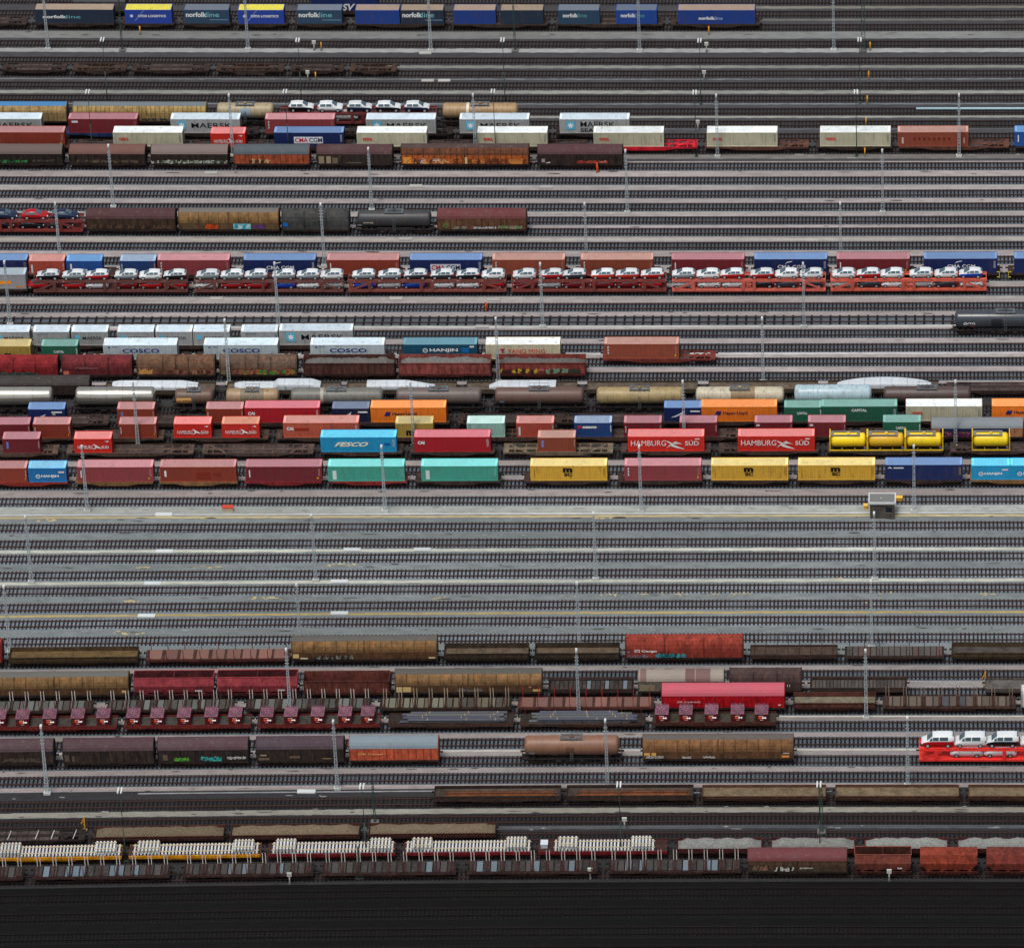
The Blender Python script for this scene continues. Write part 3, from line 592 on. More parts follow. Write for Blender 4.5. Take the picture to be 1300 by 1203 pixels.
def w_tank(tr, x0, x1, row, col, desc, r=1.36, rough=.45, metal=0, frame=(44, 40, 40), strap=None, plat=True, txt=None, bands=(), sign=None, zc=2.55, halo=None, tw=None):
    o, L = wroot(tr, x0, x1, 'tank_wagon', 'tank wagon', desc, row, 2.6)
    L -= .6; T = L-.5; w_sill(L+.3, frame, o, .78, 1.05, 1.05)
    st = [(-T/2, .25*r), (-T/2+.06, .62*r), (-T/2+.18, .86*r), (-T/2+.36, .97*r), (-T/2+.55, r)]
    mb = MB().rev(st+[(-a, b) for a, b in st[::-1]], 0, zc, 28)
    sb = MB()
    n = max(3, int(T/2.6))
    for i in range(1, n): q = -T/2+T*i/n; sb.rev([(q-.04, r+.012), (q+.04, r+.012)], 0, zc, 28)
    mb.add(sb.v, sb.f, 1, True)
    inst(mb.mesh('tank'), 'tank', [mat(col, rough, 'paint' if metal == 0 else 'clean', KS, metal, 1.7), mat([c*.82 for c in col], rough, 'paint', KS, metal)], o)
    for q in (-(T/2-1.4), 0, T/2-1.4): inst(MB().box(q-.2, q+.2, -1.0, 1.0, 1.0, zc-r+.35).mesh('saddle'), 'saddle', ru(frame), o)
    if strap: 
        for a, b, c in strap: inst(MB().rev([(-T/2+a*T, r+.02), (-T/2+b*T, r+.02)], 0, zc, 28).mesh('coloured_band'), 'coloured_band', pm(c), o)
    if plat:
        pb = MB(); z = zc+r+.05; l2 = 1.6 if T > 9 else 1.1
        pb.box(-l2, l2, -.75, -.35, z-.04, z); pb.box(-l2, l2, .35, .75, z-.04, z); pb.box(-l2, -l2+.4, -.35, .35, z-.04, z); pb.box(l2-.4, l2, -.35, .35, z-.04, z)
        for y in (-.8, .8):
            pb.bar((-l2, y, z+.45), (l2, y, z+.45), .03)
            for q in range(5): pb.bar((-l2+q*l2/2, y, z-.3), (-l2+q*l2/2, y, z+.45), .025)
        inst(pb.mesh('walkway'), 'walkway', mat((112, 120, 124), .7, 'clean', .6), o)
        inst(MB().bar((0, 0, zc+r-.1), (0, 0, zc+r+.3), .3, n=12).mesh('dome'), 'manhole', pm([c*.8 for c in col]), o)
        lb = MB()
        for q in (-.2, .2): lb.bar((q, -.72, zc+r), (q, -1.42, zc+.2), .03); lb.bar((q, -1.42, zc+.2), (q, -1.42, .9), .03)
        for q in range(8): z_ = 1.0+q*.3; lb.bar((-.2, -1.43, z_), (.2, -1.43, z_), .02)
        inst(lb.mesh('ladder'), 'ladder', mat((120, 124, 124), .7, 'clean', .6), o)
    ep = MB()
    for s in (-1, 1):
        x = s*(L/2+.05)
        for y in (-.9, .9): ep.bar((x, y, 1.0), (x, y, 2.0), .035)
        ep.bar((x, -.9, 2.0), (x, .9, 2.0), .035)
    inst(ep.mesh('end_rail'), 'end_rail', mat((110, 108, 104), .7, 'clean', .5), o)
    def onface(a, b, z):      # y on the tank surface, just proud
        dz = z-zc; return -math.sqrt(max(.01, r*r-dz*dz))-.03
    if txt:
        for (s_, a, b, c, d, cl_) in txt:
            vs, fs = text_mesh(s_, .03, 0)
            m_ = MB().add([(-T/2+(a+u*(b-a))*T, onface(0, 0, c+v*(d-c)), c+v*(d-c)) for u, v in vs], fs); inst(m_.mesh('lettering'), 'lettering', mat(cl_, .6, 'flat', .9), o)
    if sign:
        for (a, b, c, d, cl_) in sign:
            n = 6; vs = []
            for i in range(n+1):
                z = c+(d-c)*i/n; y = onface(0, 0, z)+.012; vs += [(-T/2+a*T, y, z), (-T/2+b*T, y, z)]
            inst(MB().add(vs, [(2*i, 2*i+1, 2*i+3, 2*i+2) for i in range(n)]).mesh('sign_plate'), 'sign_plate', mat(cl_, .7, 'clean', .8), o)
    gear(o, L, L > 9.5)
    return o
def heap(L, W, h, seed, z=0, rough=.06, humps=3):
    rg = random.Random(seed); nx, ny = int(L/.35), 9; vs = []; ph = rg.random()*6
    for i in range(nx+1):
        for j in range(ny+1):
            u = i/nx; v = j/ny*2-1
            e = min(1, min(u, 1-u)*L/1.4); a = (1-v*v)**.6*e
            zz = z+h*a*(.86+.10*math.sin(u*humps*math.pi*2+ph)+.04*math.sin(u*23+ph*3+v*2))+1.3*rg.uniform(-rough, rough)*min(1, a*3)
            vs.append(((u-.5)*L, v*W/2, zz))
    return MB().add(vs, [(i*(ny+1)+j, (i+1)*(ny+1)+j, (i+1)*(ny+1)+j+1, i*(ny+1)+j+1) for i in range(nx) for j in range(ny)], 0, True)
def load(o, me, name, cat, desc, row, m, z, group, L=None):
    p = o.location
    t = inst(me, name, m, None, (p.x, p.y, p.z+z), o.rotation_euler[2]); reg(t, cat, desc, row, group); return t
def w_gon(tr, x0, x1, row, col, desc, top=2.9, step=1.1, fill=None, graf=(), floor=None, two=False, z0=1.15, hw=1.38, inner=None):
    o, L = wroot(tr, x0, x1, 'open_wagon', 'open wagon', desc, row, 1.8)
    L -= .6; w_sill(L+.2, [c*.6 for c in col], o)
    mb = MB(); t = .06
    for s in (-1, 1): mb.box(-L/2, L/2, min(s*hw, s*(hw-t)), max(s*hw, s*(hw-t)), z0, top)
    for s in (-1, 1): mb.box(min(s*L/2, s*(L/2-t)), max(s*L/2, s*(L/2-t)), -hw+t, hw-t, z0, top-.002)
    rb = MB(); ribs(rb, L-.1, [(hw, z0), (hw, top)], step, .06, .07)
    for s in (-1, 1): rb.box(-L/2-.03, L/2+.03, s*(hw+.02)-.07, s*(hw+.02)+.07, top, top+.08)
    for s in (-1, 1): rb.box(min(s*(L/2-.05), s*(L/2+.04)), max(s*(L/2-.05), s*(L/2+.04)), -hw+.05, hw-.05, top, top+.078)
    mb.add(rb.v, rb.f, 1); inst(mb.mesh('wall'), 'wall', [ru(col), ru([c*.8 for c in col])], o)
    inst(MB().box(-L/2+.06, L/2-.06, -hw+.06, hw-.06, z0-.05, z0+.02).mesh('floor'), 'floor', mat(floor or [c*.6 for c in col], .9, 'rusty', .7), o)
    for (a, b, c, d, cols, seed) in graf: graffiti(o, -L/2+a*L, -L/2+b*L, z0+c, z0+d, -hw-.085, cols, seed, 1.6)
    gear(o, L, not two)
    if fill:
        kind, colr, h, zb = fill
        load(o, heap(L-.25, 2*hw-.25, h, int(x0), 0, .15 if kind == 'scrap' else .05, 4 if kind == 'gravel' else 3).mesh('heap'), kind+'_heap', kind+' heap', f'{"grey" if kind=="scrap" else "pale"} {kind} heap in wagon', row, mat(colr, .95, 'stone', .55), zb, kind+' heaps in the wagons')
    return o
def w_hop(tr, x0, x1, row, col, desc, closed=False):
    o, L = wroot(tr, x0, x1, 'hopper_wagon', 'hopper wagon', desc, row, 2.2)
    L -= .5; w_sill(L+.2, [c*.5 for c in col], o)
    mb = MB(); zt, zm, zb = 3.75, 2.5, 1.35
    e = .15 if not closed else .9
    A = [(-L/2, -1.05, zt), (L/2, -1.05, zt), (L/2, -1.45, zm), (-L/2, -1.45, zm)]
    for s in (-1, 1):
        q = [(-L/2, s*1.02, zt), (L/2, s*1.02, zt), (L/2, s*1.46, zm), (-L/2, s*1.46, zm), (-L/2+e, s*1.3, zb), (L/2-e, s*1.3, zb)]
        fs = [(3, 2, 1, 0), (4, 5, 2, 3)]; mb.add(q, fs if s < 0 else [f[::-1] for f in fs])
    for s in (-1, 1):
        q = [(s*L/2, -1.02, zt), (s*L/2, 1.02, zt), (s*L/2, 1.46, zm), (s*(L/2-e), 1.3, zb), (s*(L/2-e), -1.3, zb), (s*L/2, -1.46, zm)]
        mb.add(q, [(0, 5, 4, 3, 2, 1)] if s > 0 else [(0, 1, 2, 3, 4, 5)])
    inst(mb.mesh('hopper'), 'hopper', ru(col), o)
    ins = MB()
    if closed:
        ins.prism(-L/2, L/2, [(1.04, zt-.02), (.6, zt+.2), (-.6, zt+.2), (-1.04, zt-.02)])
        inst(ins.mesh('roof'), 'roof', ru([c*.9 for c in col]), o)
    else:
        ins.add([(-L/2+.08, -.98, zt-.01), (L/2-.08, -.98, zt-.01), (L/2-1.2, -.8, 1.8), (-L/2+1.2, -.8, 1.8), (-L/2+.08, .98, zt-.01), (L/2-.08, .98, zt-.01), (L/2-1.2, .8, 1.8), (-L/2+1.2, .8, 1.8)], [(0, 1, 2, 3), (7, 6, 5, 4), (3, 2, 6, 7), (0, 3, 7, 4), (1, 5, 6, 2)])
        ins.box(-.08, .08, -.97, .97, zt-.35, zt-.02)
        inst(ins.mesh('hopper_inside'), 'hopper_inside', ru([c*.55 for c in col]), o)
        rb = MB()
        for s in (-1, 1): rb.box(-L/2-.04, L/2+.04, s*1.02-.06, s*1.02+.06, zt, zt+.08); rb.box(min(s*(L/2-.04), s*(L/2+.05)), max(s*(L/2-.04), s*(L/2+.05)), -.96, .96, zt, zt+.078)
        inst(rb.mesh('top_rim'), 'top_rim', ru([min(255, c*1.15) for c in col]), o)
    ck = MB()
    for i in range(4): q = -L*.36+i*L*.24; ck.box(q-.25, q+.25, -1.3, -.8, .55, 1.2); ck.bar((q+.5, -1.35, .5), (q+.5, -1.35, 1.5), .05)
    inst(ck.mesh('discharge_chute'), 'discharge_chute', ru([min(255, c*1.0) for c in col]), o)
    if not closed: text(o, 'DB', L*.26, L*.34, 1.55, 1.8, -1.40, (230, 220, 220), .05); 
    gear(o, L, L > 9)
    return o
def w_flat(tr, x0, x1, row, deck, desc, stakes=None, side=(70, 48, 42), sideh=0, planks=None, inset=.25, posts=False):
    """stakes: (count, height, colour, pairs)"""
    o, L = wroot(tr, x0, x1, 'flat_wagon', 'flat wagon', desc, row, 1.2)
    L -= .6; w_sill(L, side, o, .85, 1.2)
    inst(MB().box(-L/2+.02, L/2-.02, -1.30, 1.30, 1.19, 1.24).mesh('deck'), 'deck', mat([c*.55 for c in deck] if planks else deck, .9, 'rusty', .6), o)
    if planks:
        n = planks[0]; rg = random.Random(int(x0)+3)
        for i in range(n):
            a = -L/2+.25+(L-.5)*i/n; wd = (L-.5)/n; cc = rg.choice(planks[1]); f = rg.uniform(.08, .16)
            inst(MB().box(a+wd*f, a+wd*(1-f*.6), -1.24, 1.24, 1.24, 1.30).mesh('floor_panel'), 'floor_panel', mat(cc, .9, 'roof', .5), o)
    if sideh:
        sb = MB()
        for s in (-1, 1): sb.box(-L/2, L/2, s*1.36-.04, s*1.36+.04, 1.2, 1.24+sideh)
        for s in (-1, 1): sb.box(min(s*L/2, s*(L/2-.06)), max(s*L/2, s*(L/2-.06)), -1.31, 1.31, 1.24, 1.235+sideh)
        inst(sb.mesh('side_board'), 'side_board', ru(side), o)
    if stakes:
        n, h, c, pair = stakes
        for i in range(n):
            q = -L/2+.7+(L-1.4)*i/(n-1)
            c2 = MB()
            for s in (-1, 1):
                for dx in ((-.22, .22) if pair else (0,)):
                    me = cached(('stake', h, s), lambda: MB().box(-.05, .05, min(s*1.355, s*1.43), max(s*1.355, s*1.43), 1.0, 1.25+h, 0).box(-.052, .052, min(s*1.34, s*1.355), max(s*1.34, s*1.355), 1.3, 1.24+h, 1))
                    inst(me, 'stake', [pm((84, 46, 42) if pair else c, .6, .5), pm(c, .6, .3)], o, (q+dx, 0, 0))
            if pair: c2.box(q-.14, q+.14, -1.34, 1.34, 1.26, 1.38); inst(c2.mesh('bolster'), 'bolster', ru((58, 38, 34)), o)
    gear(o, L)
    return o
def w_car(tr, x0, x1, row, col, desc, zdeck=2.62, split=True):
    o, L = wroot(tr, x0, x1, 'car_carrier_wagon', 'car carrier wagon', desc, row, 1.5)
    L -= .4; m = pm(col, .6, 1.3)
    lo = MB().box(-L/2, L/2, -1.4, 1.4, .78, .86)
    for s in (-1, 1): lo.box(-L/2, L/2, s*1.42-.05, s*1.42+.05, .62, .98)
    inst(lo.mesh('lower_deck'), 'lower_deck', m, o)
    up = MB(); n = int(L/1.9)
    for s in (-1, 1): up.box(-L/2, L/2, s*1.40-.06, s*1.40+.06, zdeck-.22, zdeck+.04); up.box(-L/2, L/2, s*.78-.24, s*.78+.24, zdeck-.06, zdeck)
    for i in range(n+1): q = -L/2+.06+i*(L-.12)/n; up.box(q-.05, q+.05, -1.34, 1.34, zdeck-.2, zdeck-.06)
    inst(up.mesh('upper_deck'), 'upper_deck', m, o)
    ps = []
    for q in ([-L*.36, -L*.035, L*.035, L*.36] if split else [-L*.4, 0, L*.4]):
        for s in (-1, 1): inst(MB().box(q-.28, q+.28, s*1.47-.05, s*1.47+.05, .7, zdeck+.05).box(q-.12, q+.12, s*1.5-.07, s*1.5+.07, .9, zdeck-.25).mesh('post'), 'post', m, o)
    for sx in (-1, 1):
        for s in (-1, 1):
            br = MB(); a = sx*L*.36
            for dz in (0,):
                br.add([(a+sx*.2, s*1.44, zdeck-.15), (a+sx*.2, s*1.44, zdeck-.5), (sx*(L*.47), s*1.44, .95), (sx*(L*.485), s*1.44, 1.15), (a+sx*.2, s*1.5, zdeck-.15), (a+sx*.2, s*1.5, zdeck-.5), (sx*(L*.47), s*1.5, .95), (sx*(L*.485), s*1.5, 1.15)], [(0, 1, 2, 3), (7, 6, 5, 4), (0, 3, 7, 4), (1, 5, 6, 2)]); inst(br.mesh('brace'), 'brace', m, o)
    gear(o, L, True, 1.6)
    if split:
        b = inst(cached(('bogie',), bogie_mb), 'bogie', GEAR, o, (0, 0, 0))
        inst(cached(('wheelset',), wheelset_mb), 'wheelset', WHM, b, (0, 0, .46))
    return o
# ------------------------------------------------------------------ cars
# stations: x, z bottom, z shoulder, half width low, z roof, half width roof  (front at +x)
CT = dict(
    hatch=dict(L=3.9, st=[(-1.92, .42, .92, .74, .95, .66), (-1.84, .28, .98, .84, 1.20, .62), (-1.35, .2, .98, .87, 1.44, .58), (-.6, .2, .95, .88, 1.50, .58), (.2, .2, .93, .88, 1.45, .58), (.7, .2, .91, .88, 1.14, .63), (1.12, .2, .89, .88, .91, .70), (1.6, .22, .86, .85, .88, .72), (1.88, .32, .68, .74, .70, .66), (1.94, .42, .55, .66, .56, .6)], wh=(-1.2, 1.25), r=.33),
    suv=dict(L=4.45, st=[(-2.18, .5, 1.0, .8, 1.03, .7), (-2.1, .34, 1.05, .9, 1.25, .66), (-1.75, .28, 1.06, .93, 1.58, .62), (-.7, .28, 1.04, .94, 1.68, .62), (.35, .28, 1.03, .94, 1.64, .62), (.85, .28, 1.02, .94, 1.28, .66), (1.15, .28, 1.0, .94, 1.04, .74), (1.8, .3, .92, .9, .95, .74), (2.12, .38, .76, .8, .78, .7), (2.2, .48, .6, .7, .62, .6)], wh=(-1.35, 1.4), r=.36),
    sedan=dict(L=4.6, st=[(-2.25, .45, .85, .76, .88, .68), (-2.12, .3, .94, .86, .96, .7), (-1.6, .22, .97, .89, 1.28, .6), (-.95, .22, .97, .9, 1.46, .58), (.15, .22, .95, .9, 1.46, .58), (.65, .22, .94, .9, 1.22, .62), (1.05, .22, .92, .9, .96, .7), (1.8, .24, .84, .87, .86, .72), (2.2, .34, .68, .76, .7, .66), (2.28, .42, .55, .66, .56, .58)], wh=(-1.38, 1.42), r=.34),
    van=dict(L=4.9, st=[(-2.42, .45, 1.1, .86, 1.75, .76), (-2.36, .3, 1.12, .93, 1.88, .78), (-1.6, .24, 1.12, .95, 1.96, .78), (-.2, .24, 1.12, .95, 1.96, .78), (.75, .24, 1.12, .95, 1.90, .76), (1.2, .24, 1.1, .95, 1.5, .76), (1.55, .24, 1.08, .95, 1.14, .78), (2.0, .28, .95, .92, 1.0, .78), (2.34, .36, .75, .84, .78, .74), (2.42, .46, .6, .76, .62, .68)], wh=(-1.5, 1.5), r=.36))
def car_mesh(k):
    c = CT[k]; st = c['st']; mb = MB(); vs = []
    for x, zb, zs, hw, zr, hr in st:
        zm = (zb+zs)/2
        vs += [(x, -hw*.93, zb), (x, -hw, zm), (x, -hw*.985, zs), (x, -hr, zr-.03), (x, -hr*.8, zr), (x, hr*.8, zr), (x, hr, zr-.03), (x, hw*.985, zs), (x, hw, zm), (x, hw*.93, zb)]
    n = 10; fs = []; ms = []
    for i in range(len(st)-1):
        for j in range(n):
            f = (i*n+j, (i+1)*n+j, (i+1)*n+(j+1) % n, i*n+(j+1) % n)
            top = 2 <= j <= 6
            mb.add([], []); mb.f.append(list(f)); mb.m.append(1 if top else 0); mb.s.append(True)
    mb.v = vs
    e = (len(st)-1)*n; mb.f += [list(range(n)), [e+i for i in range(n)][::-1]]; mb.m += [0, 0]; mb.s += [False, False]
    for f in range(len(mb.f)): mb.f[f] = mb.f[f][::-1]
    return mb
def car_glass(k):
    st = CT[k]['st']; mb = MB()
    def P(i, side, t):      # point on glasshouse wall between shoulder and roof
        x, zb, zs, hw, zr, hr = st[i]; a = Vector((x, side*hw*.985, zs)); b = Vector((x, side*hr, zr-.03)); q = a+(b-a)*t
        return Vector((q.x, q.y+side*.015, q.z+.008))
    i0, i1 = 2, 5
    for s in (-1, 1):
        for i in range(i0, i1):
            f0, f1 = (.12, .12), (.85, .85)
            m = .06
            a, b = P(i, s, .14), P(i+1, s, .14 if i < 4 else .14); c_, d = P(i+1, s, .84 if i < 4 else .84), P(i, s, .84)
            if k == 'van' and i == 2: pass
            l = lambda p, q, t: p+(q-p)*t
            q = [l(a, b, m), l(b, a, m), l(c_, d, m), l(d, c_, m)]
            mb.add(q, [(0, 1, 2, 3)] if s < 0 else [(3, 2, 1, 0)], 0)
    ws = [j for j in (4, 5)]
    for j in (4, 5):      # windscreen
        a = st[j]; b = st[j+1]
        k0 = .06
        mb.add([(b[0]+.02, -b[5]*.92, b[4]+.022), (b[0]+.02, b[5]*.92, b[4]+.022), (a[0]+.02, a[5]*.88, a[4]+.022), (a[0]+.02, -a[5]*.88, a[4]+.022)], [(0, 1, 2, 3)], 0)
    a = st[1]; b = st[2]
    mb.add([(a[0]-.03, a[5]*.85, a[4]+.015), (a[0]-.03, -a[5]*.85, a[4]+.015), (b[0]-.05, -b[5]*.85, b[4]-.05), (b[0]-.05, b[5]*.85, b[4]-.05)], [(0, 1, 2, 3)], 0)
    return mb
def car_wheel(r):
    mb = MB(); n = 14
    for y0, y1, rr, m in ((-.1, .1, r, 0), (-.112, -.1, r*.62, 1), (.1, .112, r*.62, 1)):
        c = [(rr*math.cos(2*math.pi*i/n), rr*math.sin(2*math.pi*i/n)) for i in range(n)]
        mb.add([(a, y0, b) for a, b in c]+[(a, y1, b) for a, b in c], [(i, (i+1) % n, n+(i+1) % n, n+i) for i in range(n)]+[list(range(n))[::-1], [n+i for i in range(n)]], m)
    return mb
CARC = dict(white=((222, 224, 222), 'white'), grey=((128, 138, 142), 'grey'), silver=((172, 174, 172), 'silver'), black=((18, 20, 26), 'black'), dark=((44, 50, 58), 'dark grey'), red=((172, 16, 22), 'red'), dred=((118, 14, 20), 'dark red'), blue=((14, 58, 160), 'blue'), navy=((26, 38, 66), 'navy'), orange=((190, 40, 24), 'orange red'))
FILM = mat((228, 232, 232), .35, 'clean', .72)
GLS = mat((92, 116, 126), .12, 'flat', .55); TYR = mat((16, 16, 18), .7, 'flat'); 
def car(w_, tr, x0, x1, kind, ck, z, where, facing=-1, film=True, short=False, name=None):
    p, rz, L = TR[tr].place(x0, x1, z+.8)
    nm = dict(hatch='hatchback_car', suv='off_road_car', sedan='estate_car', van='passenger_van')[kind]; wd = dict(hatch='hatchback', suv='off-road car', sedan='car', van='van')[kind]
    col, word = CARC[ck]
    o = thing(nm, (p.x, p.y, p.z+z), rz+(math.pi if facing < 0 else 0), 'car' if kind != 'van' else 'van', (word+' '+wd if not film or ck == 'white' else f'white topped {word} {wd}'), where, 'cars carried on the trains')
    paint = mat(col, .3, 'clean', .85); top = FILM if film else mat(col, .22, 'clean', .85)
    inst(cached(('car_body', kind), lambda: car_mesh(kind)), 'body', [paint, top], o)
    inst(cached(('car_glass', kind), lambda: car_glass(kind)), 'window', GLS, o)
    c = CT[kind]; r = c['r']; hub = cl((176, 178, 178))
    for x in c['wh']:
        for s in (-1, 1): inst(cached(('wheel', r), lambda: car_wheel(r)), 'wheel', [TYR, hub], o, (x, s*(c['st'][4][3]-.08), r))
    lx = c['st'][0][0]
    for s in (-1, 1):
        inst(cached(('tail', kind), lambda: MB().box(-.05, .12, -.1, .1, -.12, .14)), 'tail_light', mat((190, 30, 30), .3, 'flat'), o, (lx+.12, s*(c['st'][1][3]-.1), c['st'][0][2]-.02))
        inst(cached(('head', kind), lambda: MB().box(-.16, .1, -.12, .12, -.07, .07)), 'headlight', mat((206, 212, 214), .2, 'flat'), o, (c['st'][-2][0]-.05, s*(c['st'][-2][3]-.1), c['st'][-2][2]-.02))
    return o
# ================================================================== the trains
def conts(tr, row, lst, flats, fcol=(62, 50, 46), word='brown'):
    for it in lst: container(tr, it[0], it[1], it[2], it[3], row, **(it[4] if len(it) > 4 else {}))
    for it in flats:
        w_cont(tr, it[0], it[1], row, it[2] if len(it) > 2 else fcol, it[3] if len(it) > 3 else word, len(it) > 4)
# R0 topmost
row = 'in topmost train'
FL = dict(flat=True, H=2.75)
conts(34.8, row, [(45.7, 145.5, 'swd', 'noff', FL), (160, 219, 'swy', 'dfds', FL), (235, 292, 'sws', 'nof', FL), (303.5, 361.5, 'swy', 'dfds', FL), (378, 435, 'sws', 'nof', FL),
     (452, 508, 'swb', '', FL), (509.5, 564, 'swd', 'nof', FL), (576.5, 630, 'swb', '', FL), (636, 690.5, 'swd', '', FL), (709, 761.6, 'sws', 'nofs', FL), (782.6, 834.4, 'sbl', 'nofs', FL), (861, 959, 'swb', 'nofb', FL)],
     [(-70, 38), (42, 149), (153, 225), (229, 297), (299, 369), (372, 443), (447, 568), (571, 699), (703, 845), (849, 968)], (58, 48, 44))
container(18, 389, 487, 'navy', 'dsv', 'at the top edge', flat=True, H=2.75); w_cont(18, 386, 491, 'at the top edge')
w_cov(18, 92, 163, 'at the top edge', (96, 98, 100), (88, 86, 84), 'grey ribbed covered wagon')
# RD empties
row = 'in dark empty train near top'
for i, (a, b) in enumerate([(-84, -2), (0, 88), (90, 164), (165, 270), (272, 364), (366, 440), (442, 507)]): w_cont(93.5, a, b, row, (52, 42, 38) if i % 2 else (64, 50, 42))
# T1
row = 'in yellow boxcar train near top'
w_cov(156.5, -76, 88, row, (70, 138, 192), (160, 136, 92), 'tan covered wagon with blue roof', 'A', True, 4.1, step=1.6)
w_cov(156.5, 92, 265, row, (116, 128, 132), (170, 146, 94), 'tan ribbed covered wagon with grey roof', 'A', True, 4.1, step=.8, graf=[(.5, .72, .1, .7, [(120, 120, 116), (60, 60, 60)], 3)])
w_tank(156.5, 272, 352, row, (168, 152, 118), 'beige tank wagon with blue smears', txt=[], sign=[(.42, .60, 2.0, 3.5, (140, 158, 168)), (.3, .36, 1.8, 3.0, (150, 156, 156))])
w_car(156.5, 355, 556, row, (106, 44, 44), 'dark red two deck car carrier')
for i, (a, b, c, f) in enumerate([(366, 399, 'black', 1), (403, 436, 'white', 1), (440, 473, 'navy', 1), (477, 509.5, 'black', 1), (513, 546, 'navy', 1)]): car(None, 156.5, a, b, 'suv', c, 2.62, 'on car carrier near top', 1, True)
for a, b, c in [(372, 400, 'dark'), (425, 453, 'silver'), (520, 548, 'dark')]: car(None, 156.5, a, b, 'suv', c, .86, 'on lower deck near top', 1, False)
w_tank(156.5, 558, 662, row, (150, 122, 84), 'tan tank wagon with white band', strap=[(.32, .355, (214, 206, 190))])
# T2
row = 'in upper grey container train'
conts(172.5, row, [(-35, 56, 'grey', 'mk'), (86, 178, 'maroon', 'logo'), (216.6, 307, 'grey', 'mk'), (337, 426.5, 'pinkred', 'fff'), (465.5, 554, 'grey', 'mk'), (584, 672.6, 'grey', 'mk'), (711.6, 799, 'grey', 'mks')],
      [(-40, 80), (82, 200, (30, 52, 92), 'blue'), (204, 332), (334, 460), (462, 578), (580, 700), (703, 818)], (44, 38, 38))
row = 'in upper cream container train'
conts(189.5, row, [(-8, 87, 'redbrown', 'vtxt'), (143, 235, 'cream', 'oocl'), (267, 314, 'hred', 'hsud20'), (348.6, 437.6, 'navy', 'cmap'), (453, 543.4, 'cream', 'oocl'), (606.6, 695.7, 'cream', 'oocl'), (754, 843, 'cream', 'oocl'), (898, 987, 'cream', 'oocl'), (1042, 1130, 'cream', 'oocl'), (1140, 1229, 'brown', 'dkt'), (1288, 1378, 'blue', 'vtxt')],
      [(-20, 92), (95, 240), (243, 338), (340, 448), (450, 600), (602, 748), (751, 889, (196, 34, 50), 'red'), (892, 1030, (92, 60, 50)), (1033, 1136), (1138, 1284, (92, 60, 50)), (1286, 1400)], (60, 48, 44))
# T4
row = 'in upper dark boxcar train'
w_cov(211, -20, 83, row, (118, 100, 96), (44, 38, 36), 'dark covered wagon with green graffiti', graf=[(.2, .55, .1, .7, [(70, 150, 84), (40, 90, 60)], 11), (.6, .9, .3, .8, [(96, 88, 74), (70, 62, 56)], 12)])
w_cov(211, 87, 188, row, (122, 84, 74), (46, 38, 35), 'dark covered wagon with brown roof', graf=[(.1, .9, .15, .8, [(110, 94, 74), (76, 64, 54)], 13)])
w_cov(211, 191, 293, row, (134, 116, 110), (50, 42, 38), 'dark covered wagon with white graffiti', graf=[(.05, .98, .05, .75, [(206, 208, 190), (140, 168, 120), (90, 96, 80)], 14), (.0, .98, .05, .7, [(196, 196, 186), (60, 60, 56)], 15)])
w_cov(211, 296, 396, row, (84, 94, 100), (168, 84, 54), 'orange ribbed covered wagon with grey roof', step=1.05, graf=[(.2, .48, .1, 1.0, [(210, 176, 130), (80, 50, 40)], 16)])
w_cov(211, 401, 501, row, (86, 54, 56), (56, 48, 44), 'dark covered wagon with three pale panels', extra=[(.03, .10, .1, 1.5, (150, 134, 106)), (.13, .19, .1, 1.5, (160, 144, 116)), (.21, .28, .1, 1.2, (120, 104, 84))], graf=[(.4, .6, .1, .4, [(120, 110, 96)], 3)])
w_cov(211, 508, 674, row, (78, 58, 54), (98, 62, 44), 'long brown covered wagon with patchy rusty orange lower side', 'A', True, 4.2, low=(186, 98, 46), step=.95, graf=[(.04, .48, .0, 1.15, [(226, 170, 110), (84, 50, 38), (206, 120, 60)], 19), (.52, .98, .0, 1.1, [(90, 54, 40), (216, 140, 70), (120, 66, 40)], 20)], txt=[('W', .155, .185, .35, .65, (238, 230, 220)), ('Audi', .25, .30, .62, .9, (238, 230, 220))], extra=[(.02, .085, .1, 1.3, (224, 150, 66)), (.09, .14, .1, .6, (220, 140, 60)), (.18, .22, .0, .4, (222, 140, 60)), (.50, .52, .05, 1.3, (210, 180, 120)), (.86, .95, .0, .5, (216, 140, 62)), (.245, .305, .55, .58, (238, 230, 220)), (.245, .305, .94, .97, (238, 230, 220)), (.12, .135, .1, .6, (232, 226, 214))])
ringm(THINGS[-1][0], -7.35, 1.68, .5, -1.5, (238, 230, 220), th=.18)
w_cov(211, 681, 793, row, (94, 58, 62), (50, 42, 40), 'dark covered wagon with red graffiti', 'B', True, extra=[(.05, .09, .3, 1.0, (150, 140, 132))], graf=[(.46, .82, .08, .7, [(196, 70, 56), (222, 150, 140), (130, 40, 40)], 21), (.46, .82, .08, .7, [(190, 90, 70)], 22), (.1, .16, .1, .4, [(230, 230, 226)], 23)])
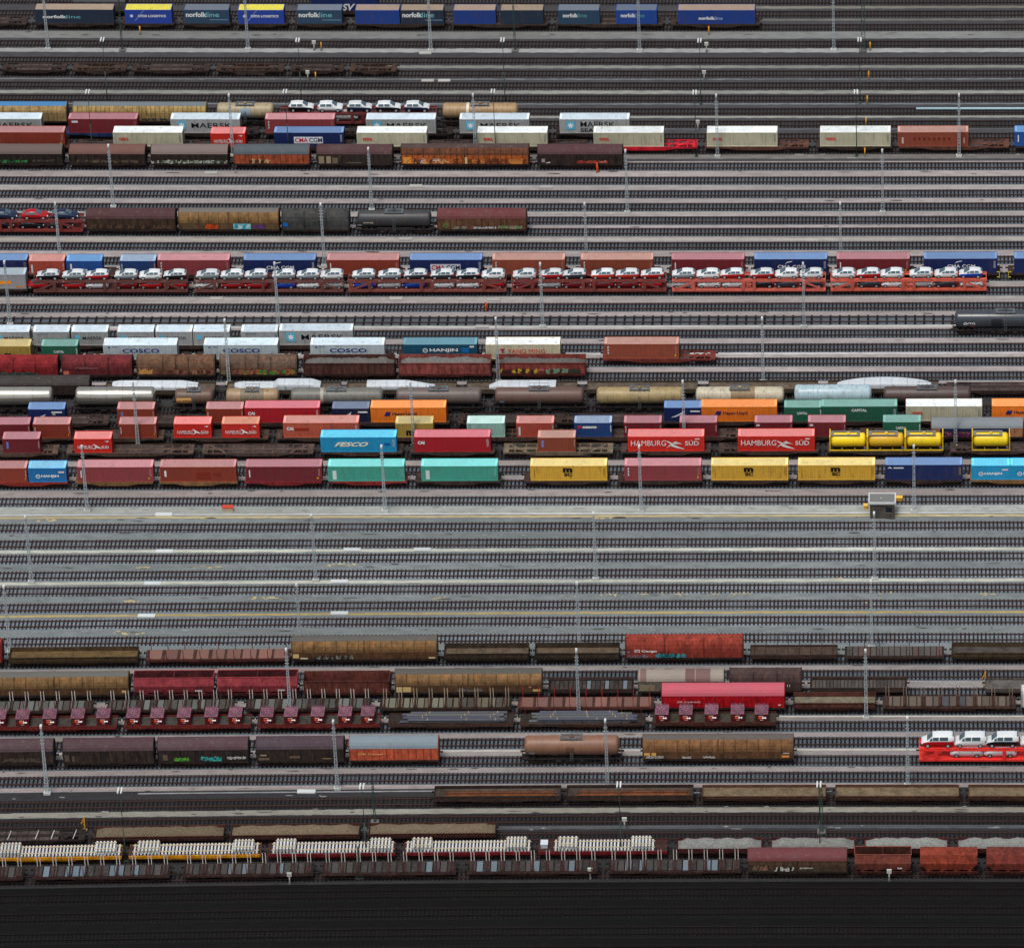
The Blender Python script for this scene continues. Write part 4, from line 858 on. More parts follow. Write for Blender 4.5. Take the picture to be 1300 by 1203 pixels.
# Y294
row = 'in short brown boxcar train'
w_car(295, -90, 108, row, (122, 46, 40), 'rusty red two deck car carrier')
for a, b, c in [(-12, 24, 'navy'), (28, 62, 'red'), (65, 101, 'navy'), (-50, -16, 'black')]: car(None, 295, a, b, 'sedan', c, 2.62, 'on the upper left carrier', 1, False)
for a, b, c in [(-14, 18, 'black'), (24, 56, 'black'), (62, 92, 'dark')]: car(None, 295, a, b, 'sedan', c, .86, 'on lower deck of upper left carrier', 1, False)
w_cov(295, 109, 226, row, (84, 48, 50), (74, 58, 46), 'dark brown covered wagon with maroon roof', step=1.3, graf=[(.05, .95, .1, 1.0, [(96, 74, 56), (60, 46, 40)], 31)])
w_cov(295, 226, 357, row, (124, 116, 108), (126, 98, 62), 'tan sliding wall wagon with blue and orange graffiti', 'A', True, low=(96, 76, 54), step=1.8, extra=[(.545, .72, .1, 1.12, (110, 196, 208))], graf=[(.27, .395, .15, 1.1, [(214, 84, 34), (170, 60, 30)], 32), (.27, .395, .15, 1.1, [(214, 84, 34)], 35), (.55, .72, .1, 1.1, [(60, 150, 170), (200, 226, 226)], 33), (.74, .86, .1, 1.0, [(110, 60, 120), (80, 46, 92)], 34), (.74, .86, .1, 1.0, [(116, 70, 128)], 36)])
w_cov(295, 357, 446, row, (80, 80, 80), (66, 68, 68), 'dark grey wagon with rounded tarpaulin hood', 'C', extra=[(.02, .09, .6, 1.3, (24, 104, 190))])
w_tank(295, 450, 552, row, (50, 52, 54), 'black tank wagon with small white lettering', txt=[('VTG', .08, .22, 2.2, 2.5, (224, 214, 190))], sign=[(.02, .06, 1.6, 2.0, (200, 200, 196)), (.5, .56, 1.6, 3.0, (74, 76, 80)), (.62, .68, 1.8, 3.1, (70, 62, 56))])
w_cov(295, 554, 671, row, (108, 50, 50), (108, 76, 56), 'brown covered wagon with white and green graffiti', step=1.1, double=True, graf=[(.06, .14, .3, 1.4, [(100, 130, 60), (130, 110, 80)], 41), (.18, .34, .1, .7, [(150, 146, 132), (96, 84, 70)], 42), (.40, .66, .15, .6, [(170, 170, 170), (210, 210, 208)], 43), (.68, .95, .1, .8, [(160, 150, 130), (110, 150, 80)], 44)])
# Y350 containers behind the cars
row = 'in train behind the hatchbacks'
conts(350.5, row, [(-55, 36.5, 'navy', 'navtxt'), (37, 84.6, 'brick', 'vwht'), (84.8, 132, 'blue', 'blt'), (153, 199.7, 'steel', 'vtxt'), (200, 294, 'pinkred', 'fff'), (310, 402, 'navy', 'cma'), (415.6, 508, 'redbrown', 'vtxt'), (521.4, 612.7, 'navy', 'cmap'), (626, 717.6, 'brown', 'fff'), (738.6, 829, 'brown', 'fff'), (853.7, 944.6, 'maroon', 'vtxt'), (958.8, 1049.5, 'navy', 'cma'), (1063, 1154.4, 'maroon', 'vtxt'), (1174, 1264.7, 'navy', 'cma'), (1288, 1380, 'navy', '')],
      [(-70, 33), (35, 150), (152, 302), (304, 408), (411, 514), (517, 618), (621, 724), (727, 842), (846, 950), (953, 1056), (1059, 1164), (1167, 1273, (62, 50, 46), 'brown', 1), (1276, 1390, (62, 50, 46), 'brown', 1)])
row = 'in hatchback carrier train'
container(369, -58, 35, 'dgrey', 'ora', 'left of the hatchback carriers'); w_cont(369, -62, 40, row)
CR_ = [(42, 241, (104, 62, 56)), (246, 438, (108, 64, 58)), (441, 645, (126, 66, 58)), (648, 848, (126, 58, 52)), (852, 1050, (206, 98, 82)), (1053, 1254, (208, 92, 72))]
CN = ['first', 'second', 'third', 'fourth', 'fifth', 'sixth']
for (a, b, c), nm in zip(CR_, ['dull red', 'dull red', 'red', 'red', 'salmon red', 'salmon red']): w_car(369, a, b, row, c, nm+' two deck car carrier')
UP = [[(47, 76, 'black'), (79, 109, 'grey'), (110, 138, 'red'), (146, 175, 'grey'), (177, 206, 'white'), (208, 237, 'black')],
      [(249, 279, 'grey'), (281, 309, 'grey'), (311, 340, 'grey'), (346, 375, 'grey'), (377, 406, 'grey'), (407, 436, 'white')],
      [(447, 477, 'grey'), (480, 510, 'grey'), (513, 543, 'dark'), (546.5, 577, 'dark'), (579, 609.5, 'black'), (611, 642, 'white')],
      [(651, 681, 'white'), (686, 714, 'red'), (715, 744, 'dark'), (751, 780, 'orange'), (782, 811, 'orange'), (814, 843, 'red')],
      [(853, 883, 'grey'), (885, 913, 'white'), (915, 944, 'red'), (953, 982, 'red'), (984.5, 1013.5, 'white'), (1015.5, 1045, 'white')],
      [(1057, 1086, 'white'), (1088, 1117, 'red'), (1118, 1147, 'white'), (1155, 1184, 'silver'), (1186.5, 1216, 'white'), (1218, 1247, 'blue')]]
LO = [[(49, 62, 'red'), (80, 108, 'red'), (110, 138, 'white'), (146, 175, 'dred'), (178, 206, 'red'), (209, 237, 'red')],
      [(249, 277, 'white'), (282, 310, 'red'), (312, 340, 'red'), (347, 375, 'blue'), (377.5, 406, 'white'), (408, 436, 'silver')],
      [(449, 478, 'blue'), (480.5, 509, 'silver'), (511, 540, 'blue'), (548, 577, 'white'), (580, 609, 'white'), (611, 640, 'red')],
      [(652, 681, 'dred'), (684, 712, 'silver'), (714.5, 743, 'dred'), (750, 779, 'dred'), (781, 810, 'dred'), (812, 840, 'red')],
      [(854, 883, 'silver'), (886, 915, 'white'), (917, 946, 'white'), (954, 982, 'black'), (984, 1013, 'dark'), (1016, 1045, 'dark')],
      [(1057, 1085, 'silver'), (1089, 1118, 'dark'), (1119.5, 1148, 'white'), (1157, 1185, 'silver'), (1187, 1215, 'dark'), (1219, 1248, 'white')]]
for i in range(6):
    for a, b, c in UP[i]: car(None, 369, a, b, 'hatch', c, 2.62, f'on top deck of {CN[i]} hatchback carrier', -1, True)
    for a, b, c in LO[i]:
        if b-a < 20: a, b = b-28, b
        car(None, 369, a, b, 'hatch', c, .86, f'on lower deck of {CN[i]} hatchback carrier', -1, False)
w_tank(422.5, 1208, 1345, 'at right edge', (52, 60, 68), 'long dark grey tank wagon with white lettering', r=1.42, rough=.25, txt=[('VTG', .11, .20, 2.2, 2.6, (226, 228, 230))], sign=[(.36, .47, 1.9, 3.2, (44, 44, 48)), (.15, .2, 1.6, 1.8, (206, 80, 40))])
ringm(THINGS[-1][0], -6.6, 2.4, .26, -1.47, (226, 228, 230))
# A
row = 'in pale grey container train'
conts(440.5, row, [(-10, 42, 'grey', 'mk20'), (43, 90, 'grey', 'plain20'), (90.7, 140, 'grey', 'mk20'), (149, 198, 'grey', 'mk20'), (198.2, 246, 'grey', 'mk20'), (246.2, 293, 'grey', 'mk20'), (307, 353.8, 'grey', 'plain20'), (354.5, 450, 'grey', 'mkp')], [(-20, 42), (44, 144), (146, 300), (303, 456)])
row = 'in blue lettered container train'
conts(458.5, row, [(-8, 42, 'mustard', 'm20'), (52.5, 101.5, 'green', 'cap20'), (130, 228.5, 'white', 'cosco'), (259, 354.6, 'white', 'cosco'), (394, 490, 'white', 'cosco'), (513, 606, 'dteal', 'hanjin'), (618, 711, 'ymc', 'ym'), (768, 862, 'brown', 'fff')], [(-20, 105), (108, 243), (247, 378), (382, 500), (503, 612), (615, 718), (762, 912, (110, 50, 44), 'dull red')])
# C
row = 'in scrap wagon train'
w_cov(476.5, -12, 77, row, (130, 40, 44), (136, 40, 44), 'red wagon with rounded hood and green graffiti', 'C', graf=[(.1, .7, .05, .6, [(60, 110, 100), (40, 80, 74)], 51)])
w_cov(476.5, 78, 171, row, (100, 40, 44), (104, 42, 46), 'maroon wagon with rounded hood and faint lettering', 'C', txt=[('railion', .2, .52, 1.15, 1.6, (140, 92, 92))], extra=[(.02, .1, .1, .75, (214, 124, 100))])
w_cov(476.5, 173, 276, row, (100, 80, 66), (104, 78, 60), 'brown ribbed wagon with pale orange graffiti', 'C', True, step=1.0, low=(116, 80, 60), graf=[(.02, .2, .1, 1.2, [(224, 160, 86), (200, 130, 60)], 52), (.02, .2, .1, 1.2, [(224, 170, 96)], 53), (.2, .98, .1, .95, [(150, 100, 76), (96, 60, 50), (176, 130, 100)], 54), (.2, .98, .1, .95, [(140, 84, 70), (80, 56, 48)], 55)])
w_cov(476.5, 278, 380, row, (96, 82, 74), (98, 80, 68), 'grey brown ribbed wagon with green and orange graffiti', 'C', True, step=1.0, low=(110, 76, 60), graf=[(.02, .98, .05, .95, [(120, 70, 64), (170, 120, 60), (80, 140, 60)], 56), (.3, .98, .05, .95, [(196, 120, 60), (110, 60, 80), (70, 150, 60)], 57), (.02, .5, .1, .9, [(150, 96, 80)], 58)])
w_gon(476.5, 384, 504, row, (88, 56, 50), 'dark brown open wagon full of scrap', 3.15, fill=('scrap', (128, 124, 120), 1.0, 2.3))
w_gon(476.5, 505, 626, row, (146, 76, 70), 'salmon brown open wagon full of scrap', 3.15, fill=('scrap', (134, 130, 126), 1.05, 2.3))
w_gon(476.5, 628, 746, row, (138, 66, 58), 'rust red open wagon with yellow graffiti', 3.15, fill=('scrap', (120, 116, 112), .85, 2.3), graf=[(.03, .46, .1, 1.0, [(220, 180, 60), (60, 40, 40)], 61), (.56, .94, .1, 1.0, [(130, 160, 130), (60, 70, 60)], 62), (.47, .55, .5, 1.1, [(190, 110, 110)], 63)])
# D flats and white loads
row = 'in white load train'
w_cov(499.5, -70, 117, row, (66, 60, 56), (50, 42, 38), 'low dark brown covered wagon', 'B', False, 3.45)
DF = [(132, 276), (286, 435), (438, 582), (590, 735), (743, 888), (897, 1041), (1049, 1194)]
for a, b in DF: w_flat(499.5, a, b, row, (122, 110, 96), 'beige floored low flat wagon', side=(76, 68, 58), sideh=.35)
w_cont(499.5, 1198, 1340, row)
def wload(x0, x1, kind, seed):
    p, rz, L = TR[499.5].place(x0, x1, 2.2); N = 24; rg = random.Random(seed); vs = []; n = 12
    mb = MB()
    for i in range(N+1):
        u = i/N
        if kind == 'A': wv = min(1, (1-u)*5+.15); hh = (.95 if u < .82 else .95*(1-(u-.82)*3.2)); w2 = 1.15*min(1, .55+u*6)
        elif kind == 'B': hh = .72 if u < .48 else 1.3*(1-max(0, u-.9)*4.5); w2 = 1.1*min(1, .5+u*8)
        elif kind == 'C': hh = .95*(1-max(0, u-.6)*1.6); w2 = 1.1*(1-max(0, u-.55)*1.3)
        elif kind == 'D': hh = .2+.65*min(1, u*7); w2 = .5+.62*min(1, u*6)
        else: hh = 1.25*math.sin(math.pi*(u*.93+.035))**.45; w2 = 1.25*math.sin(math.pi*(u*.93+.035))**.35
        for j in range(n+1):
            t = math.pi*j/n; c_ = math.cos(t); s_ = math.sin(t)
            e = .45; y = w2*math.copysign(abs(c_)**e, c_); z = hh*(s_**e)
            vs.append(((u-.5)*L, y, z+.02))
    m = n+1
    mb.add(vs, [(i*m+j, (i+1)*m+j, (i+1)*m+j+1, i*m+j+1)[::-1] for i in range(N) for j in range(n)], 0, kind == 'E')
    mb.add(vs, [list(range(m)), [N*m+j for j in range(m)][::-1]])
    o = inst(mb.mesh('load'), 'wrapped_load', mat((222, 230, 234), .5, 'roof', .74), None, (p.x, p.y, RT+1.26), rz)
    for i in (3, 7, 11, 14, 18, 21):
        sv = []; k_ = len(vs)//(N+1)
        for dx in (-.03, .03):
            for j in range(m): x_, y_, z_ = vs[i*m+j]; sv.append((x_+dx, y_*1.015, z_*1.015+.012))
        inst(MB().add(sv, [(j, m+j, m+j+1, j+1)[::-1] for j in range(n)]).mesh('seam'), 'seam', mat((170, 176, 180), .7, 'flat', .6), o)
    for q in (-.3, .1, .38):
        s = MB().box(q*L-.05, q*L+.05, -1.26, -1.2, 0, 1.0); inst(s.mesh('strap'), 'strap', mat((150, 156, 160), .7, 'flat', .6), o)
    reg(o, 'wrapped load', dict(A='white wrapped load with tapered right end', B='white wrapped load with raised right half', C='white wrapped load narrowing to the right', D='white wrapped load sloping at left end', E='white smooth rounded hull shaped load')[kind], 'behind the tank wagons', 'white wrapped loads on flat wagons', False)
for a in ((143, 251, 'A', 1), (298, 407, 'B', 2), (466, 552, 'C', 3), (621, 706, 'D', 4), (1063, 1182, 'E', 5)): wload(*a)
# E tanks
row = 'in the tank wagon train'
for a, b in ((-34, 72), (92, 202)): w_tank(519, a, b, row, (172, 168, 156), 'shiny silver tank wagon', r=1.5, rough=.22, metal=.75, plat=False, zc=2.7)
w_tank(519, 218, 276, row, (92, 70, 56), 'short brown tank wagon with orange sign', r=1.3, sign=[(.06, .44, 2.0, 2.95, (216, 164, 96))], txt=[('o VTG', .10, .42, 2.2, 2.6, (50, 40, 34))])
w_tank(519, 283, 359, row, (150, 124, 92), 'short tan tank wagon with dark centre', r=1.3, strap=[(.28, .72, (116, 104, 84))], txt=[('D-EVNA', .02, .26, 1.75, 1.95, (200, 80, 60))])
w_tank(519, 365, 491, row, (112, 112, 104), 'long grey tank wagon with pale band', strap=[(.325, .36, (164, 162, 146))], txt=[('D GATX', .12, .26, 1.7, 1.9, (220, 216, 200))])
w_tank(519, 499, 616, row, (96, 86, 80), 'long grey brown tank wagon', txt=[('D-VTG', .08, .2, 1.6, 1.85, (220, 210, 200))])
w_tank(519, 624, 746, row, (98, 72, 62), 'rusty brown tank wagon with pale blue disc', sign=[(.06, .105, 1.9, 2.3, (140, 184, 186)), (.16, .24, 1.6, 1.75, (190, 70, 44))])
w_tank(519, 753, 872, row, (152, 132, 88), 'ochre tank wagon with black lettering', sign=[(.05, .25, 1.85, 2.25, (196, 176, 112))], txt=[('o VTG', .08, .23, 1.9, 2.18, (40, 36, 26))])
w_tank(519, 879, 1000, row, (186, 178, 152), 'cream tank wagon with brown middle band', strap=[(.40, .67, (138, 116, 84))], sign=[(.04, .22, 1.9, 2.5, (222, 156, 88))])
w_tank(519, 1004, 1111, row, (166, 190, 196), 'pale blue pressure tank wagon', r=1.5, plat=False, zc=2.75, rough=.35)
w_tank(519, 1117, 1237, row, (78, 62, 58), 'dark brown tank wagon')
# F
row = 'just below the tank wagons'
conts(538.5, row, [(36, 85, 'navy', 'rooftxt'), (149.6, 198, 'redbrown', 'dots'), (262, 310.6, 'redbrown', 'vtxt'), (310.8, 408, 'red', 'cai'), (422, 470.4, 'navy2', 'swoosh'), (470.6, 567.7, 'orange', 'hapag'), (843.5, 891, 'navy', 'swoosh'), (891, 986, 'orange', 'hapag'), (996, 1043.2, 'green', 'cap20'), (1043.4, 1138.5, 'green', 'cap'), (1151, 1245.8, 'cream', 'oocl'), (1260, 1355, 'orange', 'hapag')],
      [(-90, 22), (25, 142), (145, 255), (258, 415), (418, 575), (578, 700), (703, 835), (838, 990), (992, 1144), (1147, 1252), (1256, 1370)])
row = 'in train of short containers'
conts(557.5, row, [(-10, 42, 'maroon', 'dots'), (42.2, 92, 'redbrown', 'vtxt'), (151, 201, 'redbrown', 'vtxt'), (221, 270, 'hred', 'hsud20'), (282, 331, 'hredo', 'hsud20'), (360, 457, 'salmon', 'cais'), (502.7, 551, 'mustard', 'm20'), (593.5, 641.5, 'pale', 'oratank'), (656.7, 703.4, 'brick', 'vwht'), (730, 777, 'steel', 'seaco'), (793, 840, 'maroon', 'vtxt'), (864, 910, 'maroon', 'dots'), (959, 1005.5, 'maroon', 'logo'), (1025.8, 1074, 'maroon', 'logo'), (1121.6, 1168.6, 'green', 'cap20')],
      [(-20, 100), (103, 212, (80, 64, 56)), (215, 345), (348, 465), (468, 580), (583, 718), (721, 852), (855, 945), (948, 1085), (1088, 1176)], (74, 58, 52))
w_cov(557.5, 1180, 1301, 'above the yellow tanks', (138, 146, 150), (182, 128, 92), 'pale orange wooden sided wagon with purple graffiti', 'B', False, 3.7, step=1.3, graf=[(.12, .68, .05, .95, [(110, 50, 90), (150, 90, 130), (60, 40, 70)], 71), (.12, .68, .05, .95, [(90, 40, 70)], 72)], extra=[(.1, .86, 1.0, 1.6, (36, 46, 84))])
row = 'in train with yellow tanks'
conts(576, row, [(3, 54, 'maroon', 'dots'), (94, 144.5, 'hred', 'hsud20'), (408, 504, 'lblue', 'fesco'), (526.4, 623.6, 'red', 'cai'), (684, 730.5, 'brown', 'dots'), (798, 894, 'hred', 'hsud'), (938.5, 1033, 'hred', 'hsud')],
      [(-30, 78, (90, 74, 66)), (82, 250, (90, 74, 66)), (254, 402, (84, 70, 64)), (405, 515), (518, 632), (636, 782, (110, 100, 84), 'pale'), (785, 906), (909, 1043), (1047, 1200), (1203, 1330)], (70, 58, 54))
def tankbox(tr, x0, x1, row, col, desc):
    p, rz, L = TR[tr].place(x0, x1, 2.4); L = 6.06; p.z += 1.17
    o = thing('tank_container', p, rz, 'tank container', desc, row, 'yellow tank containers on flat wagons'); H = 2.59; h = 1.2
    fb = MB()
    for sx in (-1, 1):
        for sy in (-1, 1): fb.box(sx*(L/2-.08)-.08, sx*(L/2-.08)+.08, sy*h-.07, sy*h+.07, 0, H)
        for z in (.08, H-.08): fb.box(sx*(L/2-.08)-.07, sx*(L/2-.08)+.07, -h+.07, h-.07, z-.07, z+.07)
        for sy in (-1, 1): fb.bar((sx*(L/2-.08), sy*h, .1), (sx*(L/2-.08), 0, 1.3), .05)
    for sy in (-1, 1):
        fb.box(-L/2+.16, L/2-.16, sy*h-.06, sy*h+.06, .02, .16)
        for q in (-1.0, 1.0): fb.box(q-.05, q+.05, sy*h-.055, sy*h+.055, .16, .5)
    inst(fb.mesh('frame'), 'frame', pm((226, 186, 20), .5, .5), o)
    r = 1.12; T = L-.5; st = [(-T/2, .3*r), (-T/2+.08, .68*r), (-T/2+.25, .93*r), (-T/2+.45, r)]
    inst(MB().rev(st+[(-a, b) for a, b in st[::-1]], 0, 1.38, 24).mesh('tank'), 'tank', pm(col, .35, .5), o)
    wb = MB(); z = H-.02; wb.box(-L/2+.2, L/2-1.2, -.75, -.4, z-.03, z); wb.box(-L/2+.2, L/2-1.2, .4, .75, z-.03, z); wb.box(-L/2+.2, -L/2+.7, -.4, .4, z-.03, z); wb.box(L/2-1.7, L/2-1.2, -.4, .4, z-.03, z)
    inst(wb.mesh('walkway'), 'walkway', mat((140, 140, 132), .7, 'clean', .6), o)
    inst(MB().bar((0, 0, 2.3), (0, 0, 2.7), .28, n=12).mesh('manhole'), 'manhole', pm((220, 180, 40)), o)
    panel(o, L/2-.6, L/2-.3, .3, .65, -h-.01, (60, 130, 190), 'hazard_plate'); panel(o, L/2-.6, L/2-.3, .68, .85, -h-.01, (210, 90, 60), 'hazard_plate')
for a, b, c in ((1053.6, 1101, (238, 200, 24)), (1101.6, 1149, (214, 168, 30)), (1149.4, 1197.4, (236, 200, 26)), (1234, 1282, (240, 204, 26))): tankbox(576, a, b, 'in train with yellow tanks', c, 'yellow tank container in frame' if c[0] > 220 else 'rust stained dark yellow tank container')
# I
row = 'in lowest full container train'
conts(613, row, [(-12, 35.5, 'redbrown', 'vtxt'), (35.7, 87, 'hblue', 'hanjin20'), (98, 197, 'pinkred', 'vtxt'), (203, 302, 'redbrown', 'patch'), (312.5, 410, 'maroon', 'vtxt'), (417, 514.6, 'teal', 'vwht'), (535.6, 632.4, 'teal', 'vwht'), (674.4, 770.6, 'yellow', 'msc'), (794, 890, 'pinkred', 'fff'), (904, 1000, 'yellow', 'msc'), (1014, 1110.4, 'yellow', 'msc'), (1125, 1220.6, 'navy', 'navtxt'), (1233.6, 1281.5, 'lblue', 'hanjin20'), (1282.5, 1331, 'lblue', 'hanjin20')],
      [(-22, 91, (130, 48, 40), 'rusty red'), (93, 199, (120, 92, 58), 'ochre'), (200, 306, (130, 100, 66), 'ochre'), (308, 413, (120, 40, 44), 'red'), (415, 521, (130, 44, 44), 'red'), (524, 640), (662, 778), (781, 896), (899, 1005), (1008, 1115), (1119, 1225), (1228, 1345, (120, 92, 58), 'ochre')])
# J
row = 'in train below the empty tracks'
PL = [(150, 106, 92), (160, 112, 98), (142, 100, 88)]; GP = [(96, 98, 92), (112, 116, 110), (84, 78, 70), (132, 138, 132), (70, 64, 58)]; OP = [(120, 112, 90), (134, 130, 108), (104, 96, 78), (86, 80, 68), (140, 138, 118)]
w_cov(836.5, -70, 6, row, (146, 50, 44), (160, 54, 46), 'red covered wagon at left edge', 'C')
w_gon(836.5, 10, 178, row, (84, 68, 48), 'low ochre open wagon', 1.8, floor=(110, 92, 60), hw=1.4)
w_flat(836.5, 183, 371, row, (150, 108, 94), 'flat wagon with pink planks and dark red stakes', (9, 1.7, (92, 38, 40), False), (84, 44, 40), planks=(9, PL))
w_cov(836.5, 369, 558, row, (96, 92, 86), (122, 94, 60), 'long tan sliding wall wagon with white graffiti', 'A', True, low=(92, 66, 44), step=1.75, graf=[(.15, .42, .05, .7, [(150, 146, 134), (40, 36, 34)], 81), (.15, .42, .05, .7, [(60, 56, 54)], 82)], extra=[(.01, .05, .3, 1.0, (210, 180, 120)), (.06, .11, .1, .35, (196, 186, 160)), (.94, .985, .1, .35, (210, 196, 150))])
for a, b in ((562, 674), (677, 789)): w_gon(836.5, a, b, row, (66, 56, 46), 'low dark open wagon', 1.95, floor=(104, 92, 76), step=1.1, hw=1.4)
w_cov(836.5, 792, 946, row, (130, 62, 52), (134, 56, 44), 'rust red rounded wagon with white lettering', 'C', False, 4.4, txt=[('Cargo', .14, .27, .95, 1.45, (240, 226, 220)), ('DB', .088, .118, 1.1, 1.4, (160, 50, 44))], extra=[(.08, .126, 1.0, 1.5, (226, 200, 194)), (.02, .04, .9, 1.2, (110, 110, 150)), (.15, .17, .3, .6, (90, 130, 170))], graf=[(.26, .52, .05, .85, [(40, 110, 120), (90, 170, 176), (30, 60, 70)], 83), (.26, .52, .05, .8, [(60, 140, 150)], 84), (.02, .2, .0, .5, [(120, 100, 110), (150, 120, 130)], 85)])
w_flat(836.5, 950, 1066, row, (92, 78, 68), 'flat wagon with tall dark stakes', (8, 2.0, (74, 44, 38), False), (60, 46, 42), sideh=.3)
w_flat(836.5, 1070, 1201, row, (98, 90, 84), 'grey floored flat wagon with thin stakes', (7, 1.4, (66, 52, 48), False), (62, 48, 42), planks=(16, [(98, 92, 86), (88, 82, 76), (110, 82, 74)]))
w_gon(836.5, 1206, 1330, row, (82, 68, 48), 'low ochre rimmed open wagon', 1.85, floor=(84, 80, 76), step=2.0, hw=1.4)
# K
row = 'in red hopper train'
w_cov(879, -26, 167, row, (106, 104, 98), (118, 92, 60), 'long tan sliding wall wagon', 'A', True, low=(90, 66, 44), step=1.75, extra=[(.95, .98, .35, .8, (206, 160, 110))])
w_hop(879, 169, 275, row, (134, 54, 60), 'red open hopper wagon'); w_hop(879, 275, 381, row, (138, 56, 62), 'red open hopper wagon')
w_gon(879, 384, 498, row, (106, 58, 50), 'brown open gondola wagon', 3.15, floor=(70, 52, 42))
w_cov(879, 500, 691, row, (98, 96, 88), (122, 94, 62), 'long tan sliding wall wagon with pale plates', 'A', True, low=(92, 68, 50), step=1.75, extra=[(.01, .05, .1, 1.0, (214, 190, 130)), (.055, .11, .1, 1.0, (210, 180, 122)), (.12, .13, .6, .8, (200, 130, 90)), (.91, .925, .8, 1.0, (206, 140, 100)), (.935, .985, .1, .5, (206, 168, 100))], graf=[(.42, .6, .1, .6, [(120, 116, 110)], 91)])
w_flat(879, 694, 807, row, (66, 58, 52), 'dark flat wagon with folded tarpaulins', None, (56, 44, 40), planks=(18, [(62, 54, 48), (58, 52, 48), (70, 62, 56), (130, 142, 152)]), sideh=.3)
w_cov(879, 808, 922, row, (172, 160, 146), (122, 116, 104), 'worn wagon with patched white and maroon roof', 'B', False, 3.95, extra=[(.02, .2, .1, 1.2, (140, 128, 106)), (.25, .5, .2, 1.1, (104, 100, 90)), (.75, .95, .5, 1.2, (96, 60, 56))], rpatch=[(.14, .19, (110, 84, 80)), (.30, .40, (116, 88, 84)), (.55, .66, (110, 80, 76)), (.67, .84, (112, 84, 80)), (.03, .10, (120, 92, 86))])
w_cov(879, 924, 1020, row, (70, 60, 58), (72, 58, 56), 'dark brown rounded hood wagon', 'C', txt=[('11', .80, .84, .8, 1.2, (216, 210, 204))])
w_flat(879, 1026, 1154, row, (86, 78, 72), 'dark grey planked flat wagon', None, (62, 52, 46), planks=(26, [(86, 80, 74), (78, 72, 68), (98, 90, 84)]), sideh=.4)
w_flat(879, 1248, 1330, row, (112, 112, 108), 'pale grey decked flat wagon', None, (84, 78, 74), sideh=.2)
p = G(1156, yline(868, 1156), 0)
struct(ribbon(866.4, 869.8, 1156, 1250, .03, 9, .1).mesh('cable_trough'), 'cable_trough', gm((176, 176, 172), .5, .5))
# L
row = 'in wagon train behind the crates'
WS = (206, 200, 190)
for a, b, n in ((-34, 121, 8), (134, 300, 9), (310, 474, 9), (480, 652, 9)): w_flat(900, a, b, row, (80, 74, 66), 'grey panelled flat wagon with paired white stakes' if a < 480 else 'olive panelled flat wagon with paired stakes', (n, 1.75, WS if a < 480 else (176, 160, 136), True), (62, 48, 42), planks=(n*2, GP if a < 400 else OP))
w_flat(900, 655, 833, row, (156, 112, 98), 'flat wagon with pink planks and red stakes', (9, 1.9, (150, 40, 44), False), (84, 44, 40), planks=(9, PL))
o = w_cov(900, 838, 999, row, (212, 96, 112), (182, 14, 30), 'large bright red smooth covered wagon', 'B', False, 4.5, step=8, txt=[('DB', .13, .17, .95, 1.25, (236, 190, 190)), ('SCHENKER', .185, .32, .95, 1.2, (236, 190, 190))], extra=[(.945, .965, .4, .6, (230, 226, 224))])
w_gon(900, 1005, 1114, row, (92, 54, 46), 'low open wagon with pale floor', 1.85, floor=(132, 128, 110), hw=1.42, step=1.8)
w_flat(900, 1118, 1292, row, (128, 112, 98), 'wooden decked flat wagon with paired stakes', (8, 1.8, (140, 122, 104), True), (76, 54, 46), planks=(16, [(124, 108, 94), (134, 118, 104), (112, 98, 86), (88, 92, 100)]))
w_cov(900, 1294, 1400, row, (196, 196, 194), (206, 206, 204), 'white wagon cut by right edge', 'C')
# M crates and steel sections
row = 'in red crate train'
for a, b in ((-16, 152), (156, 322), (325, 486)): w_flat(921, a, b, row, (84, 82, 76), 'dull red edged flat wagon carrying crates', None, (110, 42, 40), sideh=.25)
w_flat(921, 491, 655, row, (62, 56, 52), 'dark flat wagon with steel sections', None, (70, 52, 46), sideh=.2)
w_flat(921, 658, 822, row, (62, 56, 52), 'dark flat wagon with steel sections', (7, .8, (74, 50, 46), False), (70, 52, 46))
w_flat(921, 826, 988, row, (86, 82, 72), 'brown flat wagon carrying crates', None, (78, 46, 40), sideh=.25)
def crate_parts():
    a = MB().box(-.98, .98, -1.22, 1.22, 0, 1.5)
    b = MB()
    rg = random.Random(4)
    z = 1.5
    b.box(-1.0, 1.0, -1.26, 1.26, z, z+.06)
    for k in range(12):
        t = math.pi*k/6+.2; b.bar((.15*math.cos(t), .15*math.sin(t), z+.10), ((.88+.1*(k % 2))*math.cos(t), 1.15*math.sin(t), z+.16), .12)
    for k in range(5): b.bar((-.8+.4*k, 1.15, z), (-.8+.4*k, 1.2, z+.28+.1*(k % 2)), .10); b.bar((-.8+.4*k, -.9, z), (-.8+.4*k, -.9, z+.14), .12); b.bar((-.8+.4*k, .3, z), (-.8+.4*k, .3, z+.2), .12)
    return a.mesh('box'), b.mesh('top_rack')
cb_, ct_ = crate_parts()
XC = [0, 29.5, 64, 99.5, 132, 170, 200.5, 234.5, 269, 299.5, 339.5, 370, 404, 438.7, 467.5]
